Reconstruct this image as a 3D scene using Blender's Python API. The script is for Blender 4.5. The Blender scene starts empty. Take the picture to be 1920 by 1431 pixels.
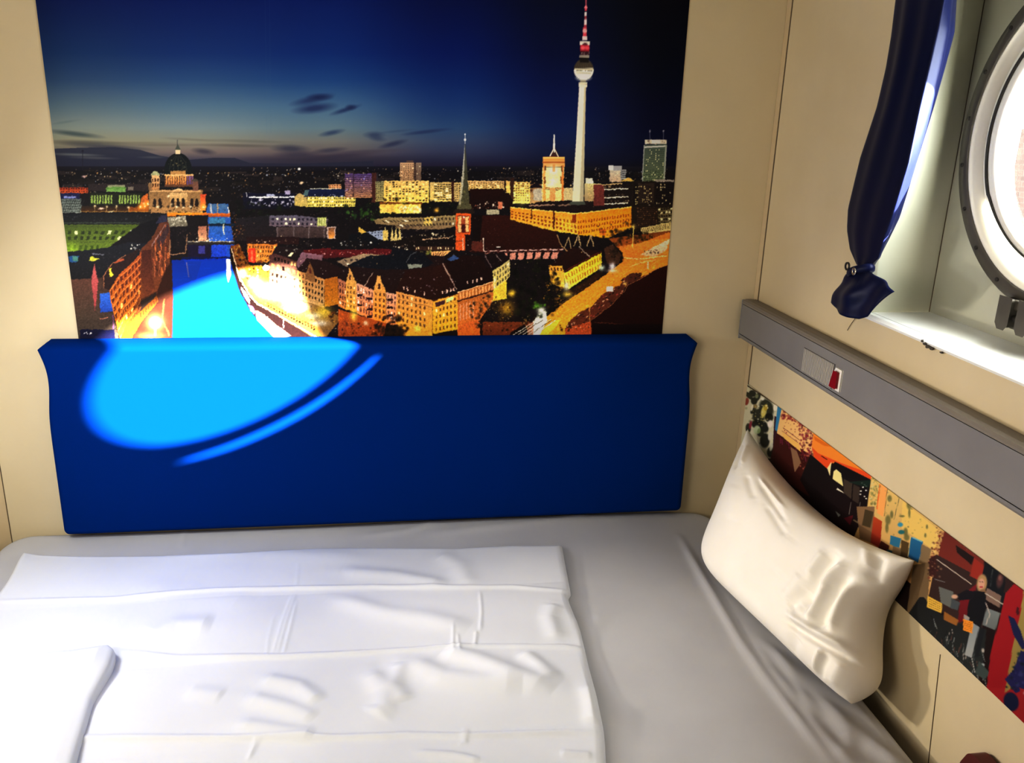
import bpy, bmesh, math
import numpy as np
from mathutils import Vector, Matrix

# ---------------------------------------------------------------- settings
# divisor for the print colours along their length (print position, tone)
MURAL_TONE = ([60, 400, 700, 1000, 1300], [1.0, .98, .92, .87, .82])  # makes up in the ink for light falling off to the right
COLLAGE_TONE = ([1380, 1600, 1920], [.9, .95, 1.0])
GAMMA = .7
SKY, SUN = 28.0, 118.0
ADDED_LIGHTS = [  # added lights without fixtures
    ('left_key_light', 'AREA', (-.97, -.62, 1.32), 6.0, (.95, .98, 1), (.2, -.5, .6), dict(shape='DISK', size=.2)),  # unseen light added to brighten the left of bed and wall
    ('cabin_fill', 'AREA', (-.90, -1.9, 1.55), 18, (1, .92, .80), (-.1, -.5, .6), dict(shape='DISK', size=.8)),  # soft unseen fill added for the whole cabin
    ('pillow_fill_spot', 'SPOT', (-.97, -.24, 1.05), 56, (1, .92, .78), (1.0, -.80, .80), dict(spot_size=math.radians(46), spot_blend=.9, shadow_soft_size=.05)),  # warm unseen spot added to brighten pillow and right wall
]

# creases of the bedding: (points, half width, height)
DUVET_RIDGES = [
    (((-0.893, -0.362), (-0.656, -0.376), (-0.416, -0.371), (-0.218, -0.374), (-0.039, -0.381), (0.154, -0.405), (0.298, -0.414), (0.438, -0.45)), 0.0075, 0.0057),
    (((-0.579, -0.589), (-0.446, -0.629), (-0.237, -0.647), (-0.093, -0.649), (0.031, -0.648), (0.135, -0.648), (0.263, -0.657), (0.379, -0.671), (0.424, -0.681)), 0.0075, 0.0057),
    (((-0.703, -0.848), (-0.515, -0.866), (-0.373, -0.879), (-0.258, -0.89), (-0.093, -0.906), (0.025, -0.913), (0.133, -0.929), (0.223, -0.934), (0.323, -0.94), (0.395, -0.953)), 0.0075, 0.0057),
    (((-0.222, -0.39), (-0.23, -0.499), (-0.238, -0.643)), 0.0045000000000000005, 0.0017),
    (((-0.23, -0.397), (-0.24, -0.52), (-0.248, -0.648)), 0.0042, 0.0017),
    (((-0.217, -0.433), (-0.221, -0.563), (-0.226, -0.644)), 0.0042, 0.0017),
    (((-0.26, -0.496), (-0.263, -0.589), (-0.259, -0.647)), 0.0042, 0.0012),
    (((-0.228, -0.257), (-0.223, -0.373)), 0.0045000000000000005, 0.0009),
    (((0.217, -0.428), (0.211, -0.521), (0.199, -0.596)), 0.0042, 0.0017),
    (((0.191, -0.595), (0.181, -0.654)), 0.0042, 0.0017),
    (((0.141, -0.569), (0.133, -0.669)), 0.0042, 0.0017),
    (((0.148, -0.601), (0.147, -0.676)), 0.0042, 0.0017),
    (((0.135, -0.905), (0.129, -0.948), (0.121, -0.954)), 0.0045000000000000005, 0.0021),
    (((0.142, -0.91), (0.133, -0.952)), 0.0042, 0.0021),
    (((-0.248, -0.892), (-0.253, -0.939)), 0.0045000000000000005, 0.0021),
    (((-0.239, -0.891), (-0.257, -0.949)), 0.0045000000000000005, 0.0017),
    (((0.111, -0.661), (0.176, -0.702), (0.247, -0.763), (0.326, -0.823)), 0.03, 0.0132),
    (((0.03, -0.686), (0.105, -0.757), (0.179, -0.782), (0.264, -0.8)), 0.03, 0.0118),
    (((0.282, -0.684), (0.308, -0.734), (0.332, -0.79)), 0.02, 0.0079),
    (((-0.139, -0.418), (-0.014, -0.499), (0.083, -0.531), (0.176, -0.583)), 0.03, 0.0079),
    (((-0.119, -0.307), (0.013, -0.333), (0.142, -0.391)), 0.025, 0.0079),
    (((0.126, -0.235), (0.177, -0.295), (0.194, -0.401)), 0.03, 0.0053),
    (((-0.261, -0.718), (-0.184, -0.752), (-0.138, -0.806)), 0.02, 0.0092),
    (((-0.284, -0.774), (-0.198, -0.815), (-0.145, -0.852)), 0.02, 0.0079),
    (((-0.292, -0.85), (-0.202, -0.878), (-0.142, -0.896)), 0.018, 0.0079),
    (((-0.4, -0.745), (-0.326, -0.766)), 0.02, 0.0053),
    (((-0.047, -0.714), (-0.015, -0.787), (-0.015, -0.835), (-0.035, -0.856)), 0.025, 0.0106),
    (((0.019, -0.694), (0.007, -0.772), (0.027, -0.824)), 0.02, 0.0079),
    (((0.387, -0.505), (0.364, -0.559), (0.366, -0.644)), 0.02, 0.0067),
    (((0.394, -0.814), (0.392, -0.879), (0.381, -0.924)), 0.018, 0.0092),
    (((0.042, -0.965), (0.109, -0.98), (0.155, -1.0)), 0.009000000000000001, 0.0054),
    (((0.302, -0.995), (0.359, -1.008)), 0.009000000000000001, 0.0047),
    (((-0.518, -0.553), (-0.47, -0.517), (-0.39, -0.521)), 0.035, 0.0106),
    (((-0.61, -0.323), (-0.475, -0.385), (-0.311, -0.424)), 0.05, 0.0053),
    (((-0.592, -0.14), (-0.315, -0.194), (-0.041, -0.247)), 0.04, 0.0053),
]
DUVET_EDGE_R = [(0.467, -0.208), (0.455, -0.316), (0.444, -0.421), (0.441, -0.44), (0.431, -0.459), (0.429, -0.492), (0.43, -0.604), (0.419, -0.732), (0.413, -0.829), (0.404, -0.916), (0.398, -0.952), (0.383, -1.022)]
DUVET_EDGE_B = [(-0.933, -0.131), (-0.785, -0.15), (-0.586, -0.166), (-0.385, -0.173), (-0.181, -0.163), (-0.041, -0.173), (0.171, -0.198), (0.33, -0.195), (0.467, -0.208)]
SHEET_RIDGES = [
    (((0.817, -0.158), (0.803, -0.35), (0.792, -0.528), (0.785, -0.66), (0.786, -0.787), (0.793, -0.9), (0.805, -1.052)), 0.012, 0.007),
    (((0.815, -0.694), (0.82, -0.818), (0.819, -0.87)), 0.012, 0.003),
    (((0.856, -0.688), (0.846, -0.838), (0.845, -0.922)), 0.014, 0.003),
    (((0.875, -0.876), (0.875, -0.941), (0.871, -0.994)), 0.016, 0.004),
    (((0.888, -0.894), (0.885, -0.973), (0.855, -1.021), (0.822, -1.039)), 0.014, 0.003),
    (((0.901, -1.005), (0.921, -1.036), (0.924, -1.066)), 0.016, 0.0035),
    (((0.846, -0.838), (0.825, -0.951), (0.834, -1.055)), 0.012, 0.002),
    (((0.413, -0.056), (0.256, -0.075), (0.104, -0.094)), 0.02, 0.003),
    (((0.138, -0.032), (0.046, -0.073), (-0.071, -0.087)), 0.015, 0.003),
    (((0.578, -0.019), (0.493, -0.046), (0.382, -0.053)), 0.015, 0.002),
    (((-0.558, 0.014), (-0.546, -0.111)), 0.008, 0.002),
    (((0.422, -0.559), (0.46, -0.584), (0.495, -0.521)), 0.02, 0.003),
    (((0.83, -0.62), (0.86, -0.8), (0.9, -0.96), (0.945, -1.1)), 0.02, 0.004),
    (((0.8, -0.72), (0.815, -0.86), (0.83, -1.0), (0.85, -1.15)), 0.016, 0.003),
]
# creases on the pillow's front, in the pillow's own -1..1 coordinates (along, up)
PILLOW_FOLDS = [
    ((.70, .52, .60, -.30), .050, -.020), ((.80, .50, .70, .05), .035, .010), ((.60, .45, .56, .05), .035, .007),
    ((.86, .40, .74, -.42), .042, -.020), ((.93, .35, .85, -.30), .030, .010), ((.76, .10, .66, -.40), .030, .010),
    ((.58, -.10, .50, -.45), .045, -.009), ((.50, .0, .42, -.40), .05, .006),
    ((.52, -.52, .99, -.34), .045, .014), ((.50, -.62, .99, -.44), .045, -.015),
    ((.81, -.58, .79, -.90), .018, .012), ((.85, -.58, .83, -.90), .022, -.006), ((.62, -.66, .56, -.92), .05, -.008), ((.93, -.55, .92, -.9), .035, .008),
    ((.88, .86, .97, .50), .040, -.014), ((.78, .88, .92, .62), .035, .007),
    ((-.30, .62, .14, .40), .050, -.008), ((-.34, .70, .05, .58), .040, .006), ((-.10, .40, .22, .25), .05, -.005), ((-.50, .55, -.25, .35), .06, -.005),
    ((-.93, .86, -.74, .45), .050, -.010), ((-.80, .92, -.66, .62), .040, .007), ((-.6, .3, -.4, -.1), .12, .004), ((.25, .30, .30, -.20), .10, .004),
]
# ---------------------------------------------------------------- picture painter (numpy)
class Canvas:
    """A small software painter; coordinates are those of the printed picture, colours 0-255."""
    def __init__(s, x0, y0, x1, y1, k, seed):
        s.x0, s.y0, s.k = x0, y0, k
        s.w, s.h = int((x1-x0)*k), int((y1-y0)*k)
        s.a = np.zeros((s.h, s.w, 3), np.float32)
        s.r = np.random.RandomState(seed)
    def box(s, xs, ys, pad=1):
        i0 = max(0, int((min(xs)-s.x0)*s.k)-pad); i1 = min(s.w, int((max(xs)-s.x0)*s.k)+pad+2)
        j0 = max(0, int((min(ys)-s.y0)*s.k)-pad); j1 = min(s.h, int((max(ys)-s.y0)*s.k)+pad+2)
        if i1 <= i0 or j1 <= j0: return None
        X, Y = np.meshgrid((np.arange(i0, i1)+.5)/s.k+s.x0, (np.arange(j0, j1)+.5)/s.k+s.y0)
        return i0, i1, j0, j1, X, Y
    def mix(s, b, m, c):
        i0, i1, j0, j1 = b[:4]
        t = s.a[j0:j1, i0:i1]; m = m[..., None]
        t += (np.asarray(c, np.float32)-t)*m
    def inside(s, pts, X, Y):
        m = np.zeros(X.shape, bool); n = len(pts)
        for i in range(n):
            (xa, ya), (xb, yb) = pts[i], pts[(i+1) % n]
            if ya == yb: continue
            c = ((ya > Y) != (yb > Y)) & (X < (xb-xa)*(Y-ya)/(yb-ya)+xa)
            m ^= c
        return m
    def poly(s, pts, c, c2=None, al=1.0, ax='y', noise=0):
        xs = [p[0] for p in pts]; ys = [p[1] for p in pts]
        b = s.box(xs, ys)
        if b is None: return
        m = s.inside(pts, b[4], b[5]).astype(np.float32)*al
        c = np.asarray(c, np.float32)
        if c2 is not None:
            V, lo, hi = (b[5], min(ys), max(ys)) if ax == 'y' else (b[4], min(xs), max(xs))
            t = np.clip((V-lo)/(hi-lo+1e-6), 0, 1)[..., None]
            c = c*(1-t)+np.asarray(c2, np.float32)*t
        if noise:
            c = c*(1+noise*s.r.randn(*b[4].shape, 1))
        s.mix(b, m, np.clip(c, 0, 255))
    def rect(s, x0, y0, x1, y1, c, c2=None, **k):
        s.poly([(x0, y0), (x1, y0), (x1, y1), (x0, y1)], c, c2, **k)
    def ell(s, x, y, rx, ry, c, al=1.0, soft=0.0, rot=0.0, half=0):
        R = max(rx, ry)*(1+soft)
        b = s.box([x-R, x+R], [y-R, y+R])
        if b is None: return
        cs, sn = math.cos(rot), math.sin(rot)
        dx, dy = b[4]-x, b[5]-y
        u, v = dx*cs+dy*sn, -dx*sn+dy*cs
        d = np.sqrt((u/rx)**2+(v/ry)**2)
        m = np.clip((1+soft-d)/(2*soft), 0, 1) if soft else (d < 1).astype(np.float32)
        if half == 1: m = m*(v < 0)
        if half == -1: m = m*(v >= 0)
        s.mix(b, (m*al).astype(np.float32), c)
    def glow(s, x, y, r, c, al=1.0, ry=None):
        ry = ry or r
        b = s.box([x-3*r, x+3*r], [y-3*ry, y+3*ry])
        if b is None: return
        m = np.exp(-((b[4]-x)/r)**2-((b[5]-y)/ry)**2)*al
        s.mix(b, m.astype(np.float32), c)
    def line(s, pts, w, c, al=1.0):
        for (xa, ya), (xb, yb) in zip(pts[:-1], pts[1:]):
            d = math.hypot(xb-xa, yb-ya) or 1e-6
            nx, ny = -(yb-ya)/d*w/2, (xb-xa)/d*w/2
            s.poly([(xa+nx, ya+ny), (xb+nx, yb+ny), (xb-nx, yb-ny), (xa-nx, ya-ny)], c, al=al)
    def wins(s, q, n, m, c, fw=.55, fh=.55, lit=None, pl=0.0, al=1.0, u=(0, 1), v=(0, 1), skip=0.0):
        """n x m windows in the quad q (tl, tr, br, bl)"""
        q = np.array(q, float)
        def at(a, b):
            return tuple((q[0]*(1-a)+q[1]*a)*(1-b)+(q[3]*(1-a)+q[2]*a)*b)
        for i in range(n):
            for j in range(m):
                if s.r.rand() < skip: continue
                a0 = u[0]+(u[1]-u[0])*(i+.5-fw/2)/n; a1 = u[0]+(u[1]-u[0])*(i+.5+fw/2)/n
                b0 = v[0]+(v[1]-v[0])*(j+.5-fh/2)/m; b1 = v[0]+(v[1]-v[0])*(j+.5+fh/2)/m
                cc = lit if (lit is not None and s.r.rand() < pl) else c
                s.poly([at(a0, b0), at(a1, b0), at(a1, b1), at(a0, b1)], cc, al=al)
    def dots(s, x0, y0, x1, y1, n, cols, r=(.4, .9), al=(.3, 1), pts=None, ry=1.0):
        k = 0
        while k < n:
            x, y = x0+(x1-x0)*s.r.rand(), y0+(y1-y0)*s.r.rand()
            if pts is not None and not s.inside(pts, np.array([x]), np.array([y]))[0]:
                k += .3; continue
            R = r[0]+(r[1]-r[0])*s.r.rand()**2
            s.ell(x, y, R, R*ry, cols[s.r.randint(len(cols))], al=al[0]+(al[1]-al[0])*s.r.rand(), soft=.5)
            k += 1
    def blobs(s, x0, y0, x1, y1, n, cols, r, pts=None, al=.8):
        s.dots(x0, y0, x1, y1, n, cols, r, (al*.5, al), pts)
    def trees(s, pts, n, dark, lights, r=(1.5, 4), nl=None):
        xs = [p[0] for p in pts]; ys = [p[1] for p in pts]
        bb = (min(xs), min(ys), max(xs), max(ys))
        s.blobs(*bb, n, dark, r, pts, .95)
        s.dots(*bb, nl if nl is not None else n, lights, (.35, .9), (.3, .9), pts)
    def blur_px(s, n=1):
        for _ in range(n):
            a = np.pad(s.a, ((1, 1), (1, 1), (0, 0)), 'edge')
            s.a = (a[:-2, 1:-1]+a[2:, 1:-1]+a[1:-1, :-2]+a[1:-1, 2:]+2*s.a)/6
    def noise(s, n, seed):
        """soft random field, n blur passes, unit spread"""
        f = np.random.RandomState(seed).randn(s.h, s.w).astype(np.float32)
        for _ in range(n):
            p = np.pad(f, 1, 'edge'); f = (p[:-2, 1:-1]+p[2:, 1:-1]+p[1:-1, :-2]+p[1:-1, 2:]+2*f)/6
        return f/f.std()
    def grain(s, mask, warp, amount, seed):
        """photographic looseness: outlines wander a little and surfaces get texture, where mask is 1"""
        jj, ii = np.mgrid[0:s.h, 0:s.w].astype(np.float32)
        di = (s.noise(6, seed)*.7+s.noise(22, seed+1)*.8)*warp*mask; dj = (s.noise(6, seed+2)*.7+s.noise(22, seed+3)*.8)*warp*mask
        i = np.clip(np.rint(ii+di), 0, s.w-1).astype(int); j = np.clip(np.rint(jj+dj), 0, s.h-1).astype(int)
        s.a = s.a[j, i]
        g = (s.noise(1, seed+4)*.55+s.noise(4, seed+5)*.55+s.noise(14, seed+6)*.35)*amount
        s.a *= np.clip(1+g*mask, .25, 1.9)[..., None]
    def sample(s, px, py):
        x = np.clip((px-s.x0)*s.k-.5, 0, s.w-1.001); y = np.clip((py-s.y0)*s.k-.5, 0, s.h-1.001)
        i, j = x.astype(int), y.astype(int); fx, fy = (x-i)[:, None], (y-j)[:, None]
        A = s.a
        return (A[j, i]*(1-fx)+A[j, i+1]*fx)*(1-fy)+(A[j+1, i]*(1-fx)+A[j+1, i+1]*fx)*fy

def paint_city():
    c = Canvas(50, -40, 1310, 650, 2, 7)
    # ---- dusk sky: table of colours, columns then rows
    xs = [60, 150, 350, 600, 850, 1050, 1240]
    ys = [-40, 0, 100, 150, 200, 240, 265, 285, 300, 315]
    T = [[(2, 14, 62), (3, 18, 74), (14, 40, 92), (34, 62, 106), (74, 100, 122), (116, 130, 128), (132, 134, 112), (96, 92, 88), (44, 44, 62), (26, 28, 44)],
         [(2, 18, 78), (4, 22, 90), (16, 46, 104), (40, 70, 116), (84, 110, 130), (124, 138, 134), (136, 134, 110), (96, 90, 86), (42, 44, 64), (26, 28, 46)],
         [(0, 16, 84), (0, 20, 92), (10, 40, 108), (32, 68, 122), (74, 108, 138), (114, 134, 142), (130, 130, 114), (108, 94, 92), (52, 50, 68), (26, 28, 48)],
         [(0, 14, 78), (0, 18, 86), (4, 32, 102), (18, 54, 114), (58, 94, 132), (84, 110, 126), (98, 100, 98), (84, 74, 78), (46, 42, 58), (24, 22, 42)],
         [(0, 5, 44), (0, 7, 52), (0, 14, 74), (4, 26, 86), (16, 42, 96), (32, 58, 100), (42, 56, 88), (38, 44, 72), (26, 28, 52), (20, 16, 36)],
         [(0, 2, 20), (0, 3, 24), (0, 5, 38), (0, 8, 50), (2, 13, 60), (6, 19, 64), (10, 20, 58), (12, 18, 48), (12, 15, 40), (12, 10, 26)],
         [(0, 0, 7), (0, 0, 8), (0, 1, 12), (0, 2, 17), (1, 3, 24), (2, 4, 28), (3, 6, 30), (4, 6, 28), (5, 6, 24), (6, 5, 16)]]
    T = np.array(T, np.float32)
    X = (np.arange(c.w)+.5)/c.k+c.x0; Y = (np.arange(c.h)+.5)/c.k+c.y0
    col = np.zeros((c.h, len(xs), 3), np.float32)
    for i in range(len(xs)):
        for ch in range(3): col[:, i, ch] = np.interp(Y, ys, T[i, :, ch])
    fi = np.interp(X, xs, range(len(xs))); i0 = np.minimum(fi.astype(int), len(xs)-2); f = (fi-i0)
    f = (f*f*(3-2*f))[None, :, None]
    c.a[:] = col[:, i0]*(1-f)+col[:, i0+1]*f
    # ---- clouds
    dk = (24, 32, 60)
    for x, y, rx, ry, ro, cc, al in [
        (585, 187, 30, 6, -.22, (18, 30, 72), .75), (590, 203, 30, 7, -.12, (18, 30, 72), .85), (600, 182, 18, 5, 0, (12, 22, 62), .7),
        (648, 206, 22, 3.5, -.3, (16, 28, 68), .8), (658, 201, 8, 4, 0, (16, 26, 64), .8), (622, 249, 18, 4, -.2, (30, 46, 80), .8),
        (702, 253, 15, 5, 0, (32, 44, 76), .75), (708, 260, 12, 4, .1, (32, 44, 76), .6), (737, 270, 20, 4, -.25, (28, 34, 62), .8),
        (800, 247, 34, 3, -.12, (22, 34, 72), .75), (745, 246, 30, 2, -.1, (40, 58, 90), .5), (140, 251, 40, 4, .12, (48, 64, 72), .8),
        (122, 229, 22, 2, -.15, (86, 108, 112), .5), (382, 284, 17, 4.5, .12, (48, 46, 60), .85), (545, 279, 26, 6, .05, (40, 42, 60), .85),
        (560, 290, 32, 5, 0, (42, 40, 58), .8), (618, 282, 24, 4, -.1, (42, 42, 60), .8), (640, 292, 55, 5, -.1, (40, 36, 54), .7),
        (470, 265, 70, 2.5, .03, (86, 88, 84), .6), (360, 262, 40, 2, .06, (92, 92, 84), .5), (250, 268, 60, 2, 0, (96, 94, 80), .5),
        (160, 268, 60, 4, .03, (60, 60, 62), .7), (205, 276, 60, 4, .06, (46, 48, 62), .8), (300, 272, 70, 2, 0, (84, 80, 74), .5),
        (690, 284, 60, 3, -.04, (56, 52, 66), .6), (450, 273, 60, 2.5, .02, (70, 66, 66), .6), (610, 300, 120, 7, 0, (34, 30, 46), .6)]:
        c.ell(x, y, rx, ry, cc, al, .6, ro)
    c.poly([(100, 279), (150, 277), (215, 276), (262, 281), (300, 292), (350, 300), (400, 296), (440, 296), (470, 306), (560, 307), (700, 302), (700, 320), (100, 320)], (30, 34, 54), (24, 26, 44), .9)
    c.ell(142, 290, 38, 2.2, (92, 98, 100), .75, .6, .03); c.ell(175, 296, 36, 2, (76, 78, 84), .6, .6, .03); c.ell(285, 295, 20, 1.8, (70, 76, 84), .5, .6)
    # seams of the mural sheets
    for x in (497, 505): c.line([(x, -40), (x+3, 250)], 1, (60, 90, 120), .12)
    # ---- ground darkness
    W = [(255, 245, 215), (255, 220, 160), (220, 200, 170), (255, 190, 110), (200, 210, 230)]
    c.rect(50, 313, 1310, 650, (14, 12, 18), (22, 14, 14))
    c.rect(50, 312, 1310, 322, (14, 14, 24), (12, 10, 18))
    for k in range(46):   # low dark blocks of the far city
        x = 105+1150*c.r.rand(); y = 318+34*c.r.rand(); w = 10+30*c.r.rand(); h = 3+6*c.r.rand()
        g = 16+22*c.r.rand(); c.rect(x, y, x+w, y+h, (g*1.15, g*.95, g))
    c.dots(104, 315, 1255, 345, 520, W, (.4, 1.1), (.2, .9))
    c.dots(104, 345, 660, 370, 260, W, (.4, 1.0), (.15, .7))
    c.dots(104, 322, 700, 330, 90, W, (.5, 1.3), (.4, .9))
    c.dots(104, 365, 700, 470, 420, [(70, 60, 60), (48, 44, 58), (90, 70, 60), (40, 36, 44)], (.5, 2.2), (.2, .6))
    c.line([(155, 285), (155, 318)], 1.1, (20, 20, 32)); c.ell(155, 283, 2, 2, (26, 26, 40))
    c.ell(158, 331, 4, 2, (230, 190, 180), .8, .5)
    c.ell(561, 317, 2.6, 2.2, (255, 255, 245), 1, .4); c.ell(565, 343, 4, 2, (240, 210, 170), .9, .5)
    # ---- left: far palaces
    c.rect(108, 352, 165, 362, (150, 52, 26), (190, 80, 36)); c.wins([(108, 352), (165, 352), (165, 362), (108, 362)], 12, 2, (60, 16, 12), .5, .5)
    c.rect(165, 345, 280, 358, (40, 32, 34)); c.rect(199, 351, 236, 360, (86, 128, 58), (112, 150, 78)); c.rect(202, 347, 234, 351, (190, 200, 150), al=.6)
    c.rect(240, 350, 250, 357, (150, 140, 120), al=.6)
    c.rect(168, 362, 268, 385, (26, 30, 20))
    for k in range(18):
        if 8 <= k <= 9: continue
        c.rect(171+k*5.2, 366, 173.8+k*5.2, 382, (132, 156, 78), (160, 190, 90), al=.9)
    c.poly([(266, 370), (276, 362), (280, 386), (262, 388)], (190, 96, 40))
    c.rect(114, 362, 150, 373, (24, 26, 66)); c.rect(120, 368, 142, 372, (140, 150, 210), al=.8)
    c.rect(116, 373, 152, 399, (92, 102, 98), (120, 128, 120))
    for k in range(9): c.line([(117+k*4, 398), (126+k*4, 374)], 1, (32, 36, 36), .8)
    for k in range(5): c.line([(116, 377+k*5), (152, 377+k*5)], .9, (30, 34, 34), .8)
    c.rect(152, 386, 300, 398, (34, 24, 18), (70, 40, 18)); c.rect(240, 388, 300, 397, (120, 62, 18), (160, 84, 20), al=.8)
    for x, y in [(178, 387), (200, 388), (218, 387), (241, 389), (270, 382)]: c.glow(x, y, 2, (255, 230, 170)); c.line([(x, y), (x, y+9)], .8, (200, 170, 110), .7)
    c.ell(190, 391, 5, 1.6, (255, 220, 190), .9, .4); c.ell(208, 397, 5, 1.4, (240, 230, 190), .9, .4)
    for x, y in [(263, 388), (271, 387), (278, 382)]: c.glow(x, y, 5, (255, 150, 40), .9); c.glow(x, y, 1.8, (255, 240, 190))
    c.line([(150, 397), (290, 397)], 1.2, (190, 150, 70), .7)
    # ---- cathedral
    brown, cream = (150, 104, 62), (214, 168, 116)
    c.rect(279, 356, 380, 400, (128, 96, 60), (160, 118, 74)); c.poly([(318, 360), (334, 352), (351, 360)], (226, 186, 132))
    c.rect(280, 357, 376, 360, (196, 150, 100)); c.rect(318, 362, 351, 378, (206, 164, 110), (180, 136, 84))
    for x in (290, 300, 324, 334, 344, 360, 369): c.ell(x, 378, 3.2, 6, (30, 20, 16)); c.rect(x-3.2, 378, x+3.2, 388, (30, 20, 16))
    for x, y in [(316, 368), (322, 384), (331, 388), (344, 389), (358, 388), (296, 388)]: c.glow(x, y, 2.2, (255, 236, 190), .9)
    c.rect(309, 327, 363, 350, (96, 60, 40)); 
    for k in range(12): c.rect(311+k*4.4, 329, 313.6+k*4.4, 346, (236, 164, 92) if k < 9 else (120, 86, 130), (190, 112, 54) if k < 9 else (80, 60, 110))
    c.rect(308, 327, 363, 330, (226, 170, 110)); c.ell(334, 320, 26, 33, (10, 14, 18), half=1); c.rect(308, 320, 360, 327, (14, 18, 20))
    for dx in (-17, -9, 0, 9, 17): c.line([(334+dx*.25, 292), (334+dx*.8, 304), (334+dx, 322)], .9, (60, 66, 52), .55)
    c.dots(316, 300, 350, 322, 26, [(110, 110, 80), (150, 130, 80)], (.5, 1.4), (.3, .7)); c.rect(320, 320, 348, 327, (210, 150, 84), al=.8)
    c.rect(329, 281, 338, 289, (230, 206, 160)); c.poly([(328, 281), (333, 270), (339, 281)], (60, 66, 60)); c.line([(332.6, 262), (332.6, 272)], 1.2, (40, 44, 52))
    c.ell(291, 329, 8, 8, (156, 158, 116), half=1); c.rect(284, 329, 299, 356, cream, (170, 116, 70)); c.wins([(284, 333), (299, 333), (299, 352), (284, 352)], 3, 2, (60, 30, 18), .5, .7)
    c.rect(361, 340, 372, 358, (110, 74, 60)); c.ell(366, 340, 6, 5, (70, 60, 52), half=1); c.rect(278, 344, 284, 358, (120, 90, 60))
    c.rect(376, 364, 386, 396, (196, 70, 40), (240, 130, 50)); c.glow(382, 388, 5, (255, 170, 60)); c.glow(382, 388, 2, (255, 240, 190))
    c.trees([(280, 384), (376, 384), (376, 400), (280, 400)], 40, [(24, 18, 12), (36, 26, 16)], [(200, 140, 70), (250, 200, 130)], (1, 2.6), 26)
    c.rect(313, 399, 432, 406, (232, 140, 40), (200, 104, 24)); c.dots(313, 396, 390, 400, 20, [(255, 190, 80)], (.6, 1.2))
    # ---- left roofs and the green palace
    c.rect(110, 400, 312, 422, (16, 18, 24), (26, 26, 28)); c.line([(118, 418), (262, 418)], 2.2, (52, 60, 52), .9); c.dots(120, 402, 300, 416, 40, [(50, 54, 60)], (.6, 1.6))
    c.poly([(110, 421), (262, 421), (236, 448), (206, 462), (190, 474), (110, 476)], (78, 92, 38), (92, 108, 34), ax='x')
    c.poly([(110, 421), (262, 421), (236, 448), (206, 462), (190, 474), (110, 476)], (54, 70, 26), (112, 138, 40), .5)
    c.wins([(124, 431), (240, 431), (226, 452), (124, 452)], 9, 2, (40, 50, 24), .5, .62, (220, 225, 160), .12); c.wins([(124, 457), (190, 457), (185, 472), (124, 472)], 6, 1, (56, 74, 22), .5, .6)
    for y in (425, 454): c.line([(118, y), (240, y)], 1, (56, 66, 32), .8)
    c.glow(134, 468, 12, (168, 210, 50), .55); c.glow(246, 433, 1.5, (255, 255, 230))
    c.poly([(238, 470), (206, 462), (262, 421), (312, 404), (316, 420), (296, 452), (280, 470)], (14, 14, 20), (20, 16, 20))
    c.poly([(112, 474), (190, 466), (240, 455), (284, 456), (268, 470), (210, 530), (122, 530)], (24, 26, 34), (22, 20, 22))
    c.dots(122, 470, 250, 525, 70, [(60, 60, 66), (44, 44, 52), (80, 72, 70)], (.5, 1.6), (.3, .7))
    c.poly([(129, 480), (148, 480), (144, 492), (130, 492)], (30, 70, 120)); c.rect(136, 481, 146, 490, (70, 120, 110)); c.poly([(170, 481), (187, 486), (176, 490), (167, 489)], (190, 190, 60)); c.line([(172, 476), (195, 478)], 2.4, (90, 90, 100))
    c.dots(246, 455, 262, 472, 12, [(240, 235, 220)], (.7, 1.8), (.6, 1))
    c.poly([(124, 524), (205, 520), (212, 560), (214, 600), (222, 628), (224, 650), (140, 650)], (66, 44, 36), (60, 52, 44)); c.poly([(132, 524), (180, 522), (188, 600), (142, 600)], (92, 58, 46), (66, 54, 44), .7)
    c.poly([(177, 494), (171, 527), (178.5, 585), (184, 527)], (176, 84, 82), (150, 60, 62)); c.poly([(187, 550), (210, 549), (213, 584), (188, 586)], (48, 96, 190), (32, 66, 150))
    c.line([(188, 598), (202, 596)], 1, (210, 120, 90)); c.line([(212, 590), (213, 628)], 2, (120, 70, 110), .8); c.rect(150, 618, 215, 650, (14, 14, 40)); c.dots(157, 623, 174, 627, 7, [(250, 245, 235)], (.8, 1.4), (.8, 1))
    # left bank long house (brick, seen steeply)
    c.poly([(262, 470), (284, 448), (304, 410), (318, 412), (320, 470), (316, 520), (300, 560), (262, 590)], (84, 46, 32), (110, 56, 28))
    for k in range(7): c.line([(288+k*4.6, 452-k*6), (284+k*5, 520)], 1.4, (176, 92, 58) if k % 2 else (60, 28, 22), .8)
    c.poly([(296, 452), (314, 420), (318, 432), (300, 470)], (48, 36, 44), al=.8)
    for k in range(26): 
        x = 286+30*c.r.rand(); y = 450+70*c.r.rand(); c.line([(x, y), (x+2, y+10)], 1.5, [(226, 120, 60), (150, 70, 44), (40, 20, 18)][c.r.randint(3)], .8)
    c.poly([(266, 470), (284, 468), (284, 505), (290, 540), (272, 560), (264, 520)], (62, 28, 22), (100, 50, 28))
    c.poly([(262, 585), (264, 565), (292, 548), (294, 555)], (34, 36, 34))
    c.poly([(292, 420), (300, 405), (312, 402), (314, 416)], (40, 40, 60)); c.line([(284, 462), (311, 420)], 1.6, (140, 112, 110), .8)
    # curved front building
    q = [(205, 545), (224, 514), (248, 492), (266, 472), (263, 500), (264, 560), (258, 592), (240, 640), (226, 640), (216, 600), (208, 565)]
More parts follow.
